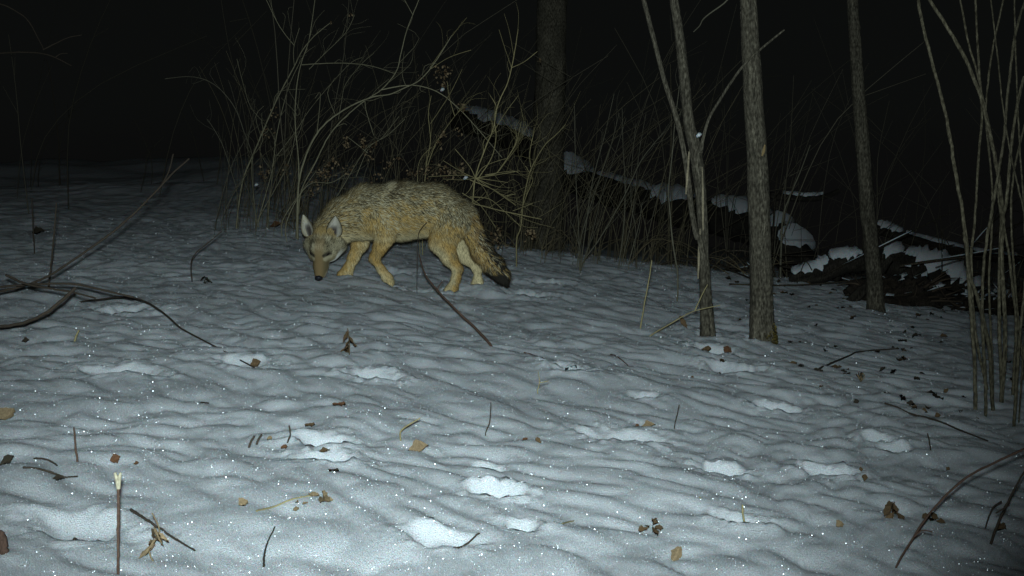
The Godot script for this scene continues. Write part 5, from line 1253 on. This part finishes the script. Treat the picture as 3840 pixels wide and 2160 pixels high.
# ---------------------------------------------------------------- litter on the snow
func build_litter() -> void:
	rng.seed = 61
	for d in AIR:   # name, label, category, colour, lines
		var l = d[4]
		var f := foot_of(l[0][0])
		var o := thing(d[0], f, d[1], d[2], "bare stems and branches over the snow")
		for k in l.size():
			part("stem" if k == 0 else "side_twig", cane_mesh(l[k], WOOD[d[3]], f, 0, 7), M.twig, o)
		if d[0] == "cut_stalk":
			var e = l[0][-1]
			for k in [-1.0, 1.0]:
				var s := Shape.new()
				tube(s, spline([[e[0], e[1] - 0.012, e[2], 0.0042], [e[0] + 0.001 * k, e[1] + 0.002, e[2], 0.0045], [e[0] + 0.0055 * k, e[1] + 0.02, e[2], 0.0028]], 4), 7, Color(0.60, 0.53, 0.38), f)
				part("split_end", s.mesh(), M.twig, o)
	for d in LIE:   # name, label, category, colour, points with height above the snow
		var pts := []
		for p in d[4]:
			pts.append([p[0], ground(p[0], p[2]) + p[3] * 0.6 + 0.001, p[2], p[3]])
		var f := foot_of(pts[0])
		var fine := []
		var q := spline(pts, 4)
		for v in q: fine.append([v.x, maxf(v.y, ground(v.x, v.z) + v.w * 0.4), v.z, v.w])
		single(d[0], cane_mesh(fine, WOOD[d[3]], f, 0, 7), M.twig, f, d[1], d[2], "bits of wood lying on the snow")
	for d in LEAF:   # label, x, z, length, width, curl, tilt, yaw, colour
		var at := Vector3(d[1], ground(d[1], d[2]) + 0.001, d[2])
		var dir := Vector3(cos(d[7]), sin(d[6]) * 0.6, -sin(d[7]) * 0.6).normalized()
		var nn := Vector3(0.1, cos(d[6]), sin(d[6])).normalized()
		var s := Shape.new()
		var lift: float = d[4] * 0.5 * sin(d[6])
		leaf_into(s, -dir * d[3] * 0.5 + Vector3(0, lift + 0.003, 0), dir, nn, d[3], d[4], d[5], LEAFY[d[8]])
		single("fallen_leaf", s.mesh(), M.leaf, at, d[0], "leaf", "leaves fallen on the snow")
	for d in CLUSTER:   # name, label, x, z, count, size, height, colour
		var at := Vector3(d[2], ground(d[2], d[3]), d[3])
		var o := thing(d[0], at, d[1], "plant" if d[0] != "leaf_cluster" else "leaf", "withered plants on the snow")
		var tall: bool = d[6] > 0.035
		if tall:
			var s := Shape.new()
			var pts := []
			for j in 4: pts.append([rng.randfn(0, 0.006), -0.02 + (d[6] + 0.02) * j / 3.0, rng.randfn(0, 0.006), 0.0022 - 0.0003 * j])
			tube(s, spline(pts, 4), 6, LEAFY[d[7]], Vector3.ZERO)
			part("stalk", s.mesh(), M.twig, o)
		for k in d[4]:
			var s := Shape.new()
			var a: float = TAU * k / d[4] + rng.randfn(0, 0.4)
			var h: float = d[6] * rng.randf_range(0.25, 1.0) if tall else rng.randf_range(0.002, 0.6) * d[6]
			var dir := Vector3(cos(a), -0.7 if tall else rng.randf_range(-0.2, 0.5), sin(a)).normalized()
			if d[0] == "grass_tuft": dir = Vector3(cos(a) * 0.4, 1.0, sin(a) * 0.4).normalized()
			var out: float = 0.0 if tall else d[5] * 0.25
			leaf_into(s, Vector3(cos(a) * out, h if d[0] != "grass_tuft" else 0.0, sin(a) * out), dir, Vector3(rng.randfn(0, 0.5), 0.8, 0.6), d[5] * rng.randf_range(0.6, 1.1), d[5] * (rng.randf_range(0.3, 0.6) if d[0] == "leaf_cluster" else (0.08 if d[0] == "grass_tuft" else rng.randf_range(0.10, 0.24))), rng.randf_range(0.4, 1.0), LEAFY[d[7]] * rng.randf_range(0.7, 1.2))
			part("leaf", s.mesh(), M.leaf, o)
	var lit := Shape.new()   # leaf litter under the right-hand trees, added partly to darken over-bright snow
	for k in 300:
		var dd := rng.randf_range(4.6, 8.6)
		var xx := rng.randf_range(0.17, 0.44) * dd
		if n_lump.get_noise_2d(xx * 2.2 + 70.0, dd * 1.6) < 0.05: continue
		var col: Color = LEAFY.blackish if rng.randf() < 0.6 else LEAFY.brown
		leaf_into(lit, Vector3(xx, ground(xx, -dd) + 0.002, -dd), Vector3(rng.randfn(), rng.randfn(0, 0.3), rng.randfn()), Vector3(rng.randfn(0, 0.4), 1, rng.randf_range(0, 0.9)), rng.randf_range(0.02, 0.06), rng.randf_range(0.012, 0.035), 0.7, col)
	single("darkening_leaf_litter", lit.mesh(), M.leaf, Vector3.ZERO, "scattered dark leaf bits added partly to darken the snow under the right-hand trees", "leaf litter", "", "stuff")
	for d in CLUMPS:   # label, place, radius
		var p := Vector3(d[1], d[2], d[3])
		single("snow_clump", blob(Vector3.ZERO, Vector3(d[4], d[4] * 0.2, 0), Vector3(0, d[4] * 0.8, 0), Vector3(0, 0, d[4]), Color.WHITE, 0.9), M.snow, p, d[0], "snow", "little clumps of snow caught on wood")

func _ready() -> void:
	# camera: a trail camera strapped to a tree 0.88 m above the snow, tilted a little down
	var cam := Camera3D.new()
	cam.name = "camera"
	add_child(cam)
	cam.position = Vector3(0, 0.88, 0)
	cam.rotation_degrees = Vector3(-8.03, 0, 0)
	cam.fov = 26.227
	cam.near = 0.05
	cam.far = 300.0
	cam.current = true
	var we := WorldEnvironment.new()
	we.name = "night"
	var env := Environment.new()
	env.background_mode = Environment.BG_SKY
	var sky := Sky.new()
	var sm := ProceduralSkyMaterial.new()
	sm.sky_top_color = lin(0.0034, 0.0038, 0.0036)
	sm.sky_horizon_color = lin(0.0034, 0.0038, 0.0036)
	sm.ground_bottom_color = lin(0.003, 0.003, 0.003)
	sm.ground_horizon_color = lin(0.0034, 0.0038, 0.0036)
	sky.sky_material = sm
	env.sky = sky
	env.tonemap_mode = Environment.TONE_MAPPER_LINEAR
	env.tonemap_exposure = 1.0
	env.sdfgi_enabled = true
	env.ssao_enabled = true
	env.ssil_enabled = true
	we.environment = env
	add_child(we)
	# the flash: a small bank of white diodes just above the lens
	var flash := SpotLight3D.new()
	flash.name = "camera_flash"
	add_child(flash)
	flash.position = Vector3(-0.01, 0.955, 0.0)
	flash.look_at_from_position(flash.position, Vector3(-0.5, 0.7, -9.0))
	flash.light_color = Color(0.895, 0.98, 1.0)
	flash.light_energy = 26.5
	flash.light_size = 0.025
	flash.spot_angle = 34.0
	flash.spot_angle_attenuation = 1.0
	flash.spot_range = 120.0
	flash.spot_attenuation = 2.0
	flash.shadow_enabled = true

	n_ripple.seed = 3; n_ripple.frequency = 1.0; n_ripple.fractal_octaves = 1
	n_lump.seed = 8; n_lump.frequency = 1.0; n_lump.fractal_octaves = 1
	n_fine.seed = 15; n_fine.frequency = 1.0; n_fine.fractal_octaves = 2
	n_bark.seed = 19; n_bark.frequency = 1.0; n_bark.fractal_octaves = 3
	build_materials()
	build_snow()
	build_trees()
	build_logs()
	mound("root_plate_heap", Vector3(2.50, ground(2.50, -7.95), -7.95), Vector3(0.34, 0.22, 0.2), "dark upturned root plate with snow on top at the foot of the dim trunk", 0.85)
	mound("root_plate_heap", Vector3(3.05, ground(3.05, -7.9), -7.9), Vector3(0.28, 0.13, 0.2), "low dark root heap behind the right edge stems", 0.8)
	build_brush_pile()
	build_shrubs()
	build_underbrush()
	build_coyote()
	build_litter()
	build_crystals()
